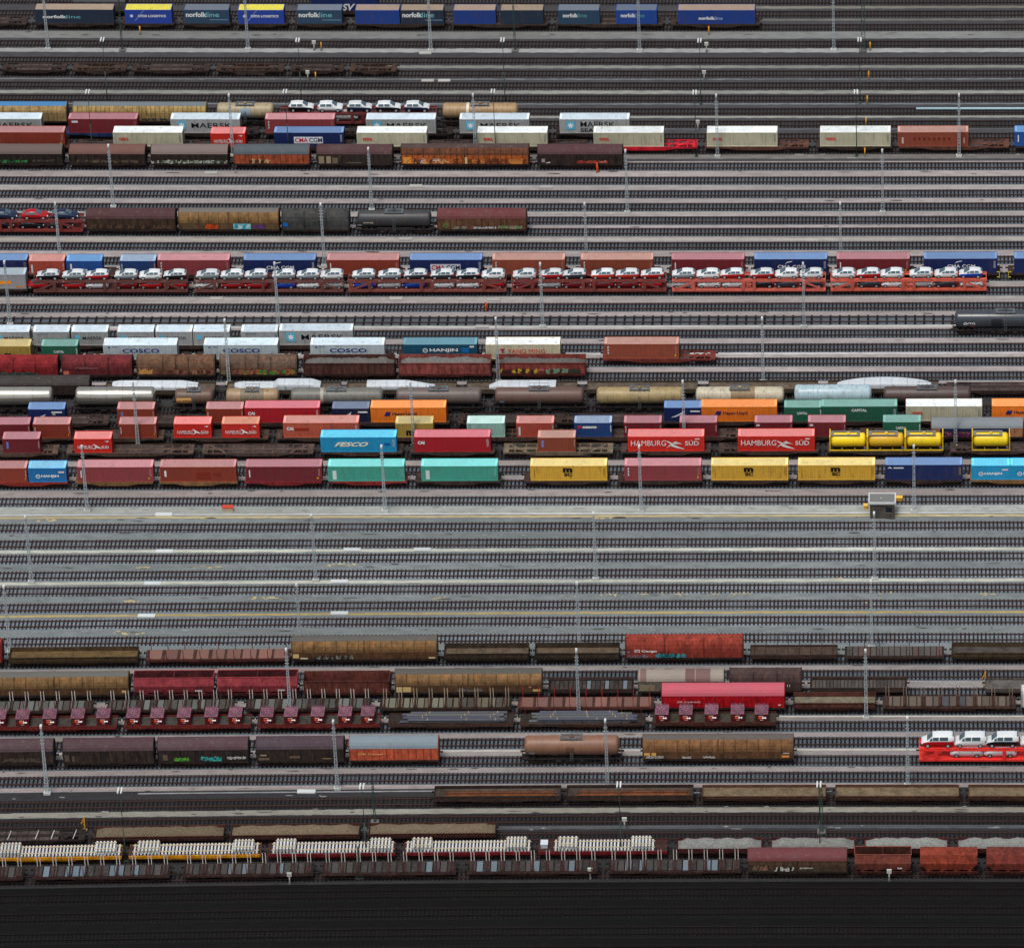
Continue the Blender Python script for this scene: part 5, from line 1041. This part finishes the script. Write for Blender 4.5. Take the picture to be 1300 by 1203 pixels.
for i, x in enumerate(XC+[840.7, 871, 903.5, 936.5, 967]):
    p, rz, L = TR[921].place(x-8, x+8, 2.0); p.z = RT+1.27; p.y += random.uniform(-.05, .05)
    o = thing('machine_crate', p, rz+random.uniform(-.02, .02), 'crate', 'dark red crate with pink ribbed top', 'on left flat wagons' if i < 15 else 'in front of red hood wagon', 'red machine crates on flat wagons')
    inst(cb_, 'box', pm((92, 18, 24), .6), o); inst(ct_, 'top_rack', pm((124, 84, 98), .7, 1.0), o)
    inst(cached(('lampo',), lambda: MB().box(-.42, .08, -1.28, -1.22, .72, .98)), 'orange_plate', pm((240, 84, 30), .5, 0), o)
    for q in (.26, .58): inst(cached(('lampw',), lambda: MB().rev([(-.13, .02), (-.13, .13), (.13, .13), (.13, .02)], 0, 0, 10)), 'white_disc', pm((238, 232, 228), .5, 0), o, (q, -1.24, .85))
    inst(cached(('barw',), lambda: MB().box(-.4, .3, -1.25, -1.22, 1.15, 1.22).box(-.2, .3, -1.25, -1.22, .45, .51)), 'number_plate', pm((226, 190, 188), .5, 0), o)
def section(x0, x1, dy, z, i, where):
    p, rz, L = TR[921].place(x0, x1, 1.8); p.z = RT+z; p += Vector((-math.sin(rz), math.cos(rz), 0))*dy
    mb = MB()
    for y in (-.14, .14): mb.box(-L/2, L/2, y-.12, y+.12, 0, .04).box(-L/2, L/2, y-.12, y+.12, .26, .30).box(-L/2, L/2, y-.012, y+.012, .04, .26)
    o = inst(mb.mesh('steel_section'), 'steel_section', mat((88+9*(i % 3), 90+8*(i % 3), 104), .55, 'clean', .8, .2), None, (p.x, p.y, p.z), rz)
    for e in (-.3, .1, .4): inst(MB().box(e*L-.05, e*L+.05, -.3, .3, .301, .33).mesh('wood_batten'), 'wood_batten', cl((176, 150, 110)), o)
    reg(o, 'steel section', 'blue grey steel section', where, 'steel sections on flat wagons')
i = 0
for (a, b, wd, LL) in ((512, 641, 'on left steel wagon', 0), (676, 806, 'on right steel wagon', 1)):
    for k, dy in enumerate((-.95, -.33, .3, .92)):
        for lz in (0, 1):
            j = ((k*7+lz*3) % 5)*2.2-4
            section(a+j+(lz*4), b+j-(k*9 if LL and lz else 2), dy, 1.26+lz*.32, i, wd); i += 1
# N
row = 'in train below the crates'
w_cov(964.5, -26, 72, row, (86, 62, 68), (56, 48, 44), 'dark wagon with purple brown roof', graf=[(.3, .9, .2, 1.0, [(90, 78, 66)], 101)])
w_cov(964.5, 79, 199, row, (86, 60, 66), (54, 46, 42), 'dark wagon with purple brown roof', extra=[(.02, .07, .3, 1.4, (96, 84, 72)), (.1, .13, .2, 1.2, (90, 78, 66))], two=False)
w_cov(964.5, 199, 319, row, (86, 60, 66), (52, 44, 42), 'dark wagon with green and turquoise graffiti', extra=[(.06, .11, .3, 1.3, (110, 90, 78))], graf=[(.18, .34, .1, .8, [(96, 170, 60), (60, 120, 40)], 102), (.18, .34, .1, .8, [(110, 186, 66)], 105), (.48, .70, .1, .95, [(60, 170, 160), (30, 90, 90)], 103), (.48, .70, .1, .95, [(80, 186, 176)], 106), (.76, .98, .4, .95, [(200, 196, 190)], 104)])
w_cov(964.5, 324, 440, row, (84, 66, 74), (52, 44, 40), 'dark wagon with small pale patches', extra=[(.05, .12, .9, 1.2, (150, 130, 104)), (.03, .15, .2, .6, (110, 92, 74)), (.38, .5, .5, .9, (104, 86, 70)), (.75, .85, .3, .5, (130, 110, 80))])
w_cov(964.5, 442, 560, row, (134, 150, 158), (186, 88, 60), 'orange ribbed wagon with pale grey roof', 'B', step=1.1, txt=[('DB Cargo', .10, .38, .95, 1.3, (232, 170, 100))])
w_tank(964.5, 661, 791, row, (126, 88, 66), 'rusty orange tank wagon', r=1.45, zc=2.7, sign=[(.06, .11, 1.95, 2.35, (146, 188, 190)), (.28, .36, 1.6, 1.8, (190, 160, 130)), (.44, .53, 1.8, 3.2, (110, 76, 60))])
w_cov(964.5, 814, 1010, row, (98, 90, 84), (124, 90, 60), 'long brown sliding wall wagon with graffiti', 'A', True, low=(92, 66, 46), step=1.75, graf=[(.02, .14, .1, .6, [(190, 186, 176)], 111), (.26, .33, .1, .5, [(196, 192, 180)], 112), (.40, .48, .1, .5, [(206, 202, 190)], 113)], extra=[(.01, .05, .6, 1.1, (220, 170, 90)), (.06, .09, .6, 1.1, (216, 160, 80)), (.92, .97, .2, .6, (216, 140, 70)), (.93, .97, .9, 1.05, (206, 180, 170))])
w_car(964.5, 1165, 1385, 'at lower right edge', (236, 52, 44), 'bright red two deck car carrier with vans', split=False)
for a, b, c, f in ((1172, 1209, 'red', 1), (1211, 1252, 'white', 1), (1253.5, 1291, 'black', 1), (1296, 1336, 'white', 1)): car(None, 964.5, a, b, 'van', c, 2.62, 'on top deck of bright red carrier', -1, True)
for a, b, c in ((1207, 1247, 'white'), (1249, 1290, 'white')): car(None, 964.5, a, b, 'van', c, .86, 'on lower deck of bright red carrier', -1, False)
# O
row = 'in low open wagon train'
for i, (a, b) in enumerate(((549, 883), (889, 1051), (1058, 1220), (1227, 1390))):
    if i == 0:
        for a_, b_ in ((549, 715), (717, 883)):
            w_flat(1016.5, a_, b_, row, (78, 72, 64), 'dark flat wagon loaded with brown rails', (9, .5, (60, 50, 44), False), (58, 46, 40), sideh=.5)
            pt_, rz, L = TR[1016.5].place(a_+15, b_-8, 1.6)
            for dy, dz, cc in ((-.6, 0, (120, 72, 40)), (.1, .02, (100, 64, 44)), (.7, 0, (84, 74, 66))):
                mb = MB()
                for q in range(3): mb.box(-L/2+q*.4, L/2-q*.3, q*.16-.2, q*.16-.08, 0, .16)
                q_ = pt_+Vector((-math.sin(rz), math.cos(rz), 0))*dy
                o = inst(mb.mesh('rail_bundle'), 'rail_bundle', ru(cc), None, (q_.x, q_.y, RT+1.25+dz), rz); reg(o, 'rail bundle', 'rusty bundle of spare rails', 'on dark flat wagon', 'spare rails on flat wagons')
    else: w_gon(1016.5, a, b, row, (96, 66, 52), 'low open wagon with beige floor', 1.5, floor=(128, 114, 90), hw=1.42, step=2.0)
# P
row = 'in brown gravel train'
w_cont(1061, -40, 112, row, (40, 34, 32))
for q in (12, 47, 67, 95):
    pt_, rz, L = TR[1061].place(q-2, q+2, 1.2); o = inst(MB().bar((-.15, -1.1, 0), (.1, .2, .12), .07).bar((.1, .2, .12), (.15, 1.1, 0), .07).mesh('bar'), 'white_bar', cl((196, 196, 188)), None, (pt_.x, pt_.y, RT+1.2), rz); reg(o, 'bar', 'white bent bar', 'across dark empty wagon', 'white bars on the dark wagon')
for a, b in ((118, 287), (291, 459), (466, 632)): w_gon(1061, a, b, row, (84, 50, 44), 'low maroon wagon heaped with brown gravel', 1.5, hw=1.36, fill=('gravel', (132, 116, 94), .9, 1.2), step=2)
# Q
row = 'in track panel train'
def wpanel(a, b, col, word, lo, tops, extra=None):
    o, L = wroot(1086, a, b, 'panel_wagon', 'flat wagon', word+' flat wagon under track panels', row, 1.2, 'railway wagons in the trains')
    L -= .6; w_sill(L, col, o, .72, 1.2)
    inst(MB().box(-L/2+.02, L/2-.02, -1.3, 1.3, 1.19, 1.24).mesh('deck'), 'deck', ru((60, 40, 36)), o); gear(o, L)
    k = [0]
    def stack(x0, x1, z, n, desc):
        for t in range(n):
            pt_, rz, L2 = TR[1086].place(x0, x1, 1.9)
            r = thing('track_panel', (pt_.x, pt_.y, RT+z+t*.315), rz, 'track panel', desc, row, 'stacked track panels'); ns = int(L2/.50)
            for i in range(ns): inst(cached(('concrete_sleeper',), lambda: MB().add([(-.16, -1.3, 0), (.16, -1.3, 0), (.16, 1.3, 0), (-.16, 1.3, 0), (-.12, -1.28, .2), (.12, -1.28, .2), (.12, 1.28, .2), (-.12, 1.28, .2)], [(0, 3, 2, 1), (4, 5, 6, 7), (0, 1, 5, 4), (1, 2, 6, 5), (2, 3, 7, 6), (3, 0, 4, 7)])), 'concrete_sleeper', SLM, r, (-L2/2+.3+i*(L2-.6)/(ns-1), 0, 0))
            for s in (-1, 1): inst(MB().box(-L2/2, L2/2, s*.75-.07, s*.75+.07, .2, .30).mesh('rail'), 'rail', RLM, r)
    stack(lo[0], lo[1], 1.26, 1, 'long white track panel')
    for x0, x1 in tops: stack(x0, x1, 1.26+.315, 2, 'short white track panel')
SLM = mat((214, 217, 216), .8, 'clean', .68); RLM = mat((206, 190, 156), .7, 'clean', .7)
YO = (206, 140, 20); DR = (110, 26, 32)
wpanel(-40, 158, YO, 'yellow', (-36, 154), [(0, 27), (120.5, 148)])
wpanel(162, 334, YO, 'yellow', (168.5, 329), [(174.5, 203), (296.5, 323)])
wpanel(338, 505, DR, 'dark red', (345, 500.5), [(350, 376.5), (469.5, 497)])
wpanel(510, 677, DR, 'dark red', (515, 674), [(523, 549), (642.5, 669)])
wpanel(681, 850, DR, 'dark red', (703, 831.5), [(708.5, 734), (801, 827.5)])
p, rz, L = TR[1086].place(687, 695, 2); o = thing('white_box', (p.x, p.y, RT+1.25), rz, 'box', 'white lidded box', 'on dark red flat wagon end', None)
inst(MB().box(-.5, .5, -.6, .6, 0, .6).mesh('body'), 'body', cl((190, 200, 206)), o); inst(MB().box(-.54, .54, -.64, .64, .6, .68).mesh('lid'), 'lid', cl((214, 222, 228)), o)
row = 'in pale gravel train'
for a, b in ((857, 970), (976, 1088), (1095, 1206), (1213, 1330)): w_gon(1086, a, b, row, (92, 44, 42), 'low dark red wagon heaped with pale gravel', 1.52, hw=1.36, fill=('gravel', (158, 160, 154), 1.15, 1.22), step=2.2)
# R
row = 'in bottommost train'
for i, (a, b) in enumerate(((-140, 33), (40, 219), (231, 401), (407, 582), (591, 762), (770, 944))):
    w_flat(1109, a, b, row, (70, 64, 60), 'flat wagon with grey panels and white stakes', (9, 1.85, WS, True), (64, 46, 42), planks=(18, [(66, 64, 62), (74, 72, 68), (84, 80, 76), (60, 54, 50), (128, 146, 156)] if i not in (1,) else [(66, 64, 62), (132, 152, 164), (84, 80, 76), (126, 146, 158)]))
w_cov(1109, 947, 1078, row, (116, 56, 60), (92, 70, 52), 'brown covered wagon with maroon roof and graffiti', 'B', True, step=1.3, low=(76, 62, 50), graf=[(.27, .47, .1, .95, [(24, 22, 22), (206, 200, 190)], 121), (.52, .66, .5, .8, [(196, 190, 180)], 122), (.05, .2, .2, 1.2, [(120, 96, 80), (160, 110, 86)], 123)])
w_hop(1109, 1083, 1159, row, (116, 62, 52), 'rust brown hopper wagon'); w_hop(1109, 1166, 1243, row, (140, 62, 44), 'orange brown closed hopper wagon', True); w_hop(1109, 1250, 1327, row, (120, 56, 48), 'brown closed hopper wagon', True)
# ================================================================== masts, poles, posts
MS = mat((190, 198, 200), .5, 'clean', .74); GN = mat((66, 86, 76), .6, 'clean', .7); LMP = mat((214, 216, 212), .4, 'clean', .85)
def lattice(H, w0, w1, steps, leg=.05):
    mb = MB()
    for i in range(steps):
        z0 = H*i/steps; z1 = H*(i+1)/steps; a = w0+(w1-w0)*i/steps; b = w0+(w1-w0)*(i+1)/steps
        c0 = [(-a, -a, z0), (a, -a, z0), (a, a, z0), (-a, a, z0)]; c1 = [(-b, -b, z1), (b, -b, z1), (b, b, z1), (-b, b, z1)]
        for k in range(4):
            mb.bar(c0[k], c1[k], leg); mb.bar(c0[k], c0[(k+1) % 4], leg*.8)
            if i % 2 == 0: mb.bar(c0[k], c1[(k+1) % 4], leg*.45)
    return mb
def mast(x, y, H=12.4):
    p = G(x, y, .05)
    o = thing('lattice_mast', (p.x, p.y, 0), 0, 'mast', 'pale lattice lighting mast', 'between the tracks', 'pale lattice masts'); o['my'] = y
    inst(cached(('lattice', H), lambda: lattice(H-1.0, .25, .10, 20, .043)), 'lattice_shaft', MS, o, (0, 0, .35))
    inst(cached(('mast_foot',), lambda: MB().box(-.5, .5, -.35, .35, 0, .36)), 'footing', cl((202, 206, 200)), o)
    inst(cached(('mast_top', H), lambda: MB().bar((0, 0, H-.9), (0, 0, H+.1), .05).box(-.15, .15, -.3, .3, H-.5, H-.1)), 'lamp_head', LMP, o)
    inst(cached(('mast_ring', H), lambda: MB().box(-.3, .3, -.05, .05, H-1.6, H-1.52).box(-.3, .3, -.05, .05, H-2.2, H-2.12).box(-.3, .3, -.05, .05, H-2.8, H-2.72).box(-.3, .3, -.05, .05, H-3.4, H-3.32)), 'service_ring', MS, o)
    return o
M = [(61, 63), (315, 63), (547, 64.5), (812, 64.5), (1058.5, 64), (296, 198), (604, 198), (911, 199), (1217.5, 198.5), (144, 263), (472, 267), (796.5, 270), (1120.6, 270), (77, 337), (412, 338), (745, 338), (1067.5, 337.5),
     (13, 412), (353.8, 414), (689, 415), (1020.7, 415), (291, 487), (633, 485), (969, 485), (175.5, 567), (525.5, 567), (869, 566), (1213, 566), (111, 649), (489, 649), (814, 649), (1160.5, 649),
     (40, 739), (401, 737), (756.5, 735), (1110.4, 735), (13, 828), (382, 826), (735.5, 824), (1106.5, 822), (369, 909), (735, 910), (1099.6, 911), (60, 1007), (428.5, 1001), (771.5, 1000), (1152.3, 997)]
for x, y in M: mast(x, y)
def lamp(x, y, H=12.6):
    p = G(x, y, .05); o = thing('yard_lamp', (p.x, p.y, 0), 0, 'lamp post', 'thin green yard lamp with twin white heads', 'beside the tracks', 'thin green yard lamps')
    inst(cached(('lpole', H), lambda: MB().bar((0, 0, 0), (0, 0, H*.5), .085, n=8).bar((0, 0, H*.5), (0, 0, H), .055, n=8).box(-.25, .25, -.25, .25, 0, .25)), 'pole', GN, o)
    for s in (-1, 1): inst(cached(('lhead',), lambda: MB().box(-.11, .11, -.7, .7, -.1, .1)), 'lamp_head', LMP, o, (s*.24, 0, H+.05))
    inst(cached(('larm',), lambda: MB().box(-.3, .3, -.06, .06, -.08, .0)), 'arm', GN, o, (0, 0, H-.05))
for x, y in [(136.5, 130), (383, 131), (641.5, 131), (890, 132), (1092, 131), (118, 197), (367, 197), (629.5, 197), (884, 198.5), (1087.5, 198), (160, 1093), (465, 1088), (789, 1086), (1041, 1086)]: lamp(x, y)
def cat(x, y, H, wide, desc):
    p = G(x, y, .05); o = thing('catenary_mast', (p.x, p.y, 0), 0, 'mast', desc, '', 'green catenary masts', False)
    inst(lattice(H, wide, wide*.7, 16, .05).mesh('lattice_shaft'), 'lattice_shaft', GN, o)
    inst(MB().box(-.6, .6, -.6, .6, 0, .3).mesh('footing'), 'footing', cl((108, 110, 104)), o)
    inst(MB().bar((0, 0, H-1), (0, 1.8, H-.8), .05).bar((0, 0, H-.2), (0, 1.8, H-.8), .03).mesh('bracket'), 'bracket', GN, o)
cat(155.5, 64, 13, .14, 'slim green catenary mast near upper left corner'); cat(654, 65, 13, .14, 'slim green catenary mast at top centre'); cat(1096, 65, 14, .34, 'wide green lattice catenary mast at upper right')
cat(476, 1044, 8, .14, 'short green catenary mast above the track panels'); cat(1043, 1056, 8.5, .24, 'green lattice mast beside the gravel wagons'); cat(456.5, 1113, 5.5, .12, 'green mast at bottom left of centre')
def post(x, y, H, col, name, c_, desc, n=0):
    p = G(x, y, .05); o = thing(name, (p.x, p.y, 0), 0, c_, desc, 'beside a track', f'{c_}s between the tracks')
    inst(cached(('post', H, name), lambda: MB().bar((0, 0, 0), (0, 0, H), .11, n=8)), 'shaft', col, o)
    inst(cached(('cap', name), lambda: MB().box(-.16, .16, -.16, .16, 0, .3)), 'base', cl((120, 120, 116)), o)
    if name == 'signal_post': inst(cached(('sig',), lambda: MB().box(-.34, .34, -.14, .14, -.25, .35)), 'signal_head', cl((200, 200, 192)), o, (0, 0, H))
YP = cl((236, 166, 36))
for x, y in [(178, 44), (408, 64), (401, 102), (900, 44), (1104.7, 64), (1103, 101), (1101, 132), (1099.5, 160), (1098, 198.5)]: post(x, y, 1.7, YP, 'marker_post', 'marker post', 'short yellow marker post')
for x, y in [(399, 64), (391, 102), (897, 66), (894, 102), (886, 165), (793, 1051), (368, 1121), (749.5, 1115), (1129, 1117)]: post(x, y, 1.6, cl((196, 192, 180)), 'signal_post', 'signal post', 'small pale signal post')
for x, y, H, d in ((108, 1054, 2.6, 'yellow crane hook post beside brown gravel wagon'), (1251, 870, 2.6, 'yellow post standing beside pale grey flat wagon')):
    p = G(x, y, .05); o = thing('buffer_crane', (p.x, p.y, 0), 0, 'post', d, '', None, False)
    inst(MB().bar((0, 0, 0), (0, 0, H), .13).bar((0, 0, H*.9), (-.5, 0, H*.5), .09).bar((0, 0, H*.2), (.3, 0, 0), .09).mesh('arm'), 'arm', YP, o); inst(MB().box(-.35, .35, -.35, .35, 0, .25).mesh('base'), 'base', cl((130, 120, 90)), o)
# hut
p = G(1120, 658.5, 0); o = thing('signal_hut', (p.x, p.y+1.4, 0), -.0, 'hut', 'small flat roofed grey hut on the light path', '', None, False)
hb = MB(); w_, d_, h_ = 2.05, 1.4, 2.75
inst(MB().box(-w_+.15, w_-.15, -d_+.1, d_-.1, 0, h_).mesh('wall'), 'wall', mat((96, 92, 84), .9, 'rusty', .9), o)
inst(MB().box(-w_, w_, -d_, d_, h_, h_+.14).mesh('roof'), 'roof', rm((112, 114, 112), .9), o)
rb = MB()
for s in (-1, 1): rb.box(-w_-.1, w_+.1, s*d_-.09, s*d_+.09, h_-.05, h_+.3); rb.box(s*w_-.09, s*w_+.09, -d_+.09, d_-.09, h_-.05, h_+.298)
inst(rb.mesh('roof_edge'), 'roof_edge', cl((222, 224, 222)), o)
f = inst(MB().box(.55, 1.55, -d_+.06, -d_+.12, 1.1, 2.1).mesh('window'), 'window', mat((28, 36, 48), .2, 'flat'), o); inst(MB().box(.48, 1.62, -d_+.03, -d_+.09, 1.0, 1.1).mesh('sill'), 'sill', cl((130, 128, 120)), f)
inst(MB().box(-1.2, -.4, -d_+.06, -d_+.12, 0, 2.0).mesh('door'), 'door', cl((80, 78, 74)), o)
inst(MB().bar((-.2, 0, h_+.1), (-.2, 0, h_+.32), .15, n=8).mesh('vent'), 'vent', cl((176, 172, 150)), o)
for x, y, w2, d in ((1140.5, 635, .62, 'low yellow grit box right of the hut'), (1099, 645, .3, 'tiny yellow box left of the hut')):
    p = G(x, y, 0); o = thing('grit_box', (p.x, p.y, 0), 0, 'box', d, '', None, False); inst(MB().box(-w2, w2, -.35, .35, 0, .6).mesh('body'), 'body', cl((226, 172, 56)), o); inst(MB().box(-w2-.04, w2+.04, -.4, .4, .6, .68).mesh('lid'), 'lid', cl((236, 190, 80)), o)
p = G(289.5, yline(647, 290), 0); o = thing('switch_box', (p.x, p.y, 0), 0, 'box', 'small cabinet with orange red lid beside light path', '', None, False)
inst(MB().box(-.85, .85, -.4, .4, 0, .7).mesh('body'), 'body', cl((196, 176, 150)), o); inst(MB().box(-.88, .88, -.45, .45, .7, .8).mesh('lid'), 'lid', cl((206, 74, 44)), o)
o = inst(ribbon(138, 140.4, 1163, 1400, .2, 20).mesh('pipe'), 'pipe_run', cl((150, 178, 186)), None); me_ = MB(); a = G(1163, 139, .25); b = G(1400, 139, .25); bpy.data.objects.remove(o)
o = inst(MB().bar((0, 0, 0), (b.x-a.x, b.y-a.y, 0), .22, n=8).mesh('pipe'), 'pipe', cl((160, 190, 198)), None, (a.x, a.y, .4)); reg(o, 'pipe', 'long pale blue pipe lying beside a track', 'at upper right', None, False)
# people
def person(x, y, desc, face=1, stride=.0):
    p = G(x, y, 0)
    pts = {'pelvis': (0, 0, .95, .155), 'waist': (0, 0, 1.12, .14), 'chest': (0, .01, 1.34, .17), 'neck': (0, .01, 1.50, .062), 'head0': (.02*face, 0, 1.60, .095), 'head1': (.02*face, 0, 1.72, .10), 'crown': (.01*face, 0, 1.79, .07)}
    for s, nm in ((-1, 'r'), (1, 'l')):
        k = s*stride
        pts.update({f'sh{nm}': (0, s*.19, 1.44, .075), f'el{nm}': (-.10*s*face, s*.27, 1.17, .055), f'wr{nm}': (.12*face-.08*s, s*.25, .95, .04), f'ha{nm}': (.16*face-.08*s, s*.24, .87, .045),
                    f'hip{nm}': (0, s*.10, .88, .105), f'kn{nm}': (k*.6+.03*face, s*.11, .49, .075), f'an{nm}': (k, s*.11, .09, .05), f'to{nm}': (k+.16*face, s*.12, .05, .045)})
    E = [('pelvis', 'waist'), ('waist', 'chest'), ('chest', 'neck'), ('neck', 'head0'), ('head0', 'head1'), ('head1', 'crown')]
    for n_ in 'rl': E += [('chest', 'sh'+n_), ('sh'+n_, 'el'+n_), ('el'+n_, 'wr'+n_), ('wr'+n_, 'ha'+n_), ('pelvis', 'hip'+n_), ('hip'+n_, 'kn'+n_), ('kn'+n_, 'an'+n_), ('an'+n_, 'to'+n_)]
    def skin(name, keys, edges, grow, m, parent, root):
        ks = list(keys); me = bpy.data.meshes.new(name); me.from_pydata([pts[k][:3] for k in ks], [(ks.index(a), ks.index(b)) for a, b in edges], [])
        ob = bpy.data.objects.new(name, me); COL.objects.link(ob); ob.parent = parent; me.materials.append(m)
        md = ob.modifiers.new('skin', 'SKIN'); sv = me.skin_vertices[0].data
        for i, k in enumerate(ks): sv[i].radius = (pts[k][3]+grow,)*2; sv[i].use_root = (k == root)
        md.use_smooth_shade = True; ss = ob.modifiers.new('sub', 'SUBSURF'); ss.levels = 1; ss.render_levels = 1
        return ob
    o = skin('person', pts.keys(), E, 0, cl((196, 142, 112)), None, 'pelvis'); o.location = (p.x, p.y, .03)
    jk = ['pelvis', 'waist', 'chest', 'shr', 'shl', 'elr', 'ell', 'wrr', 'wrl']; OR = mat((255, 92, 30), .7, 'clean', .95)
    skin('jacket', jk, [('pelvis', 'waist'), ('waist', 'chest'), ('chest', 'shr'), ('chest', 'shl'), ('shr', 'elr'), ('shl', 'ell'), ('elr', 'wrr'), ('ell', 'wrl')], .045, OR, o, 'chest')
    tk = ['pelvis', 'hipr', 'hipl', 'knr', 'knl', 'anr', 'anl']
    skin('trousers', tk, [('pelvis', 'hipr'), ('pelvis', 'hipl'), ('hipr', 'knr'), ('hipl', 'knl'), ('knr', 'anr'), ('knl', 'anl')], .022, OR, o, 'pelvis')
    for k in ('r', 'l'):
        a = pts['ha'+k]; hb = MB()
        for i in range(4): hb.bar((a[0]+.012*(i-1.5), a[1], a[2]), (a[0]+.014*(i-1.5)+.02*face, a[1]-.01, a[2]-.09+.008*abs(i-1.5)), .009, n=6)
        hb.bar((a[0]+.03*face, a[1], a[2]+.02), (a[0]+.06*face, a[1]-.01, a[2]-.03), .01, n=6); inst(hb.mesh('fingers'), 'fingers', cl((196, 142, 112)), o)
        b = pts['to'+k]; inst(MB().box(b[0]-.2*face if face > 0 else b[0]-.08, b[0]+.08 if face > 0 else b[0]+.2, b[1]-.055, b[1]+.055, -.02, .09).mesh('boot'), 'boot', cl((30, 28, 28)), o)
    inst(MB().rev([(-.02, .05), (-.02, .13), (.03, .135), (.1, .1), (.13, .03)], 0, 0, 12).mesh('hard_hat'), 'hard_hat', cl((238, 120, 50)), o, (pts['head1'][0], 0, 1.74)).rotation_euler = (0, -math.pi/2, 0)
    reg(o, 'person', desc, '', None, False)
person(758.3, 219, 'person in orange workwear walking in front of dark boxcar', 1, .18); person(617.5, 395.5, 'person in orange workwear on gravel below hatchback carriers', -1, .12)
# ================================================================== labels
ORD = ['first', 'second', 'third', 'fourth', 'fifth', 'sixth', 'seventh', 'eighth', 'ninth', 'tenth', 'eleventh', 'twelfth', 'thirteenth', 'fourteenth', 'fifteenth', 'sixteenth', 'seventeenth', 'eighteenth', 'nineteenth', 'twentieth']
def ordn(i): 
    if i < 20: return ORD[i]
    return f'{i+1}th' if (i+1) % 10 not in (1, 2, 3) or (i+1) % 100 in (11, 12, 13) else f"{i+1}{['st','nd','rd'][(i+1)%10-1]}"
rowg = {}
def ppos(o): return proj(o.location)
for t in THINGS:
    if t[4]:
        o, cat_, desc, row, _ = t
        if cat_ == 'mast':
            y = o['my']; k = (cat_, 'M%d' % round(sum(1 for q in (100, 230, 300, 375, 450, 525, 600, 690, 780, 870, 950, 1100) if y > q)))
        else: k = (cat_, row)
        rowg.setdefault(k, []).append(t)
MR = ['in top row', 'in second row', 'in third row', 'in fourth row', 'in fifth row', 'in sixth row', 'in seventh row', 'in eighth row', 'in ninth row', 'in tenth row', 'in eleventh row', 'in twelfth row', 'in bottom row']
used = {}
for (cat_, row), L in rowg.items():
    L.sort(key=lambda t: ppos(t[0])[0]); same = {}
    for t in L: same.setdefault(t[2], []).append(t)
    vis = [t for t in L if -60 < ppos(t[0])[0] < 1360] or L
    for t in L:
        i = vis.index(t) if t in vis else 0; n = len(vis)
        if cat_ == 'mast': lab = f'{t[2]}, {ordn(i)} from left {MR[int(row[1:])]} of masts'
        elif cat_ in ('heap',): lab = t[2]
        elif n == 1: lab = f'{t[2]} {row}'
        else:
            r = f'{t[2]}, {ordn(i)} from left {row}'
            lab = r
        while len(lab.split()) > 16:
            lab2 = lab.replace(' from left ', ' ', 1) if ' from left ' in lab else lab.replace(' two deck', '').replace(' lighting', '')
            if lab2 == lab: break
            lab = lab2
        # long descriptions that are unique already can stand alone
        t[0]['label'] = lab
for t in THINGS:
    if not t[4] and 'label' not in t[0]: t[0]['label'] = (t[2]+' '+t[3]).strip()
cnt = {}
for t in THINGS: cnt.setdefault(t[0]['label'], []).append(t[0])
for k, v in cnt.items():
    if len(v) > 1 or len(k.split()) > 16 or len(k.split()) < 4: print('LABEL?', len(v), len(k.split()), k)
print('THINGS', len(THINGS), 'OBJECTS', len(bpy.data.objects))
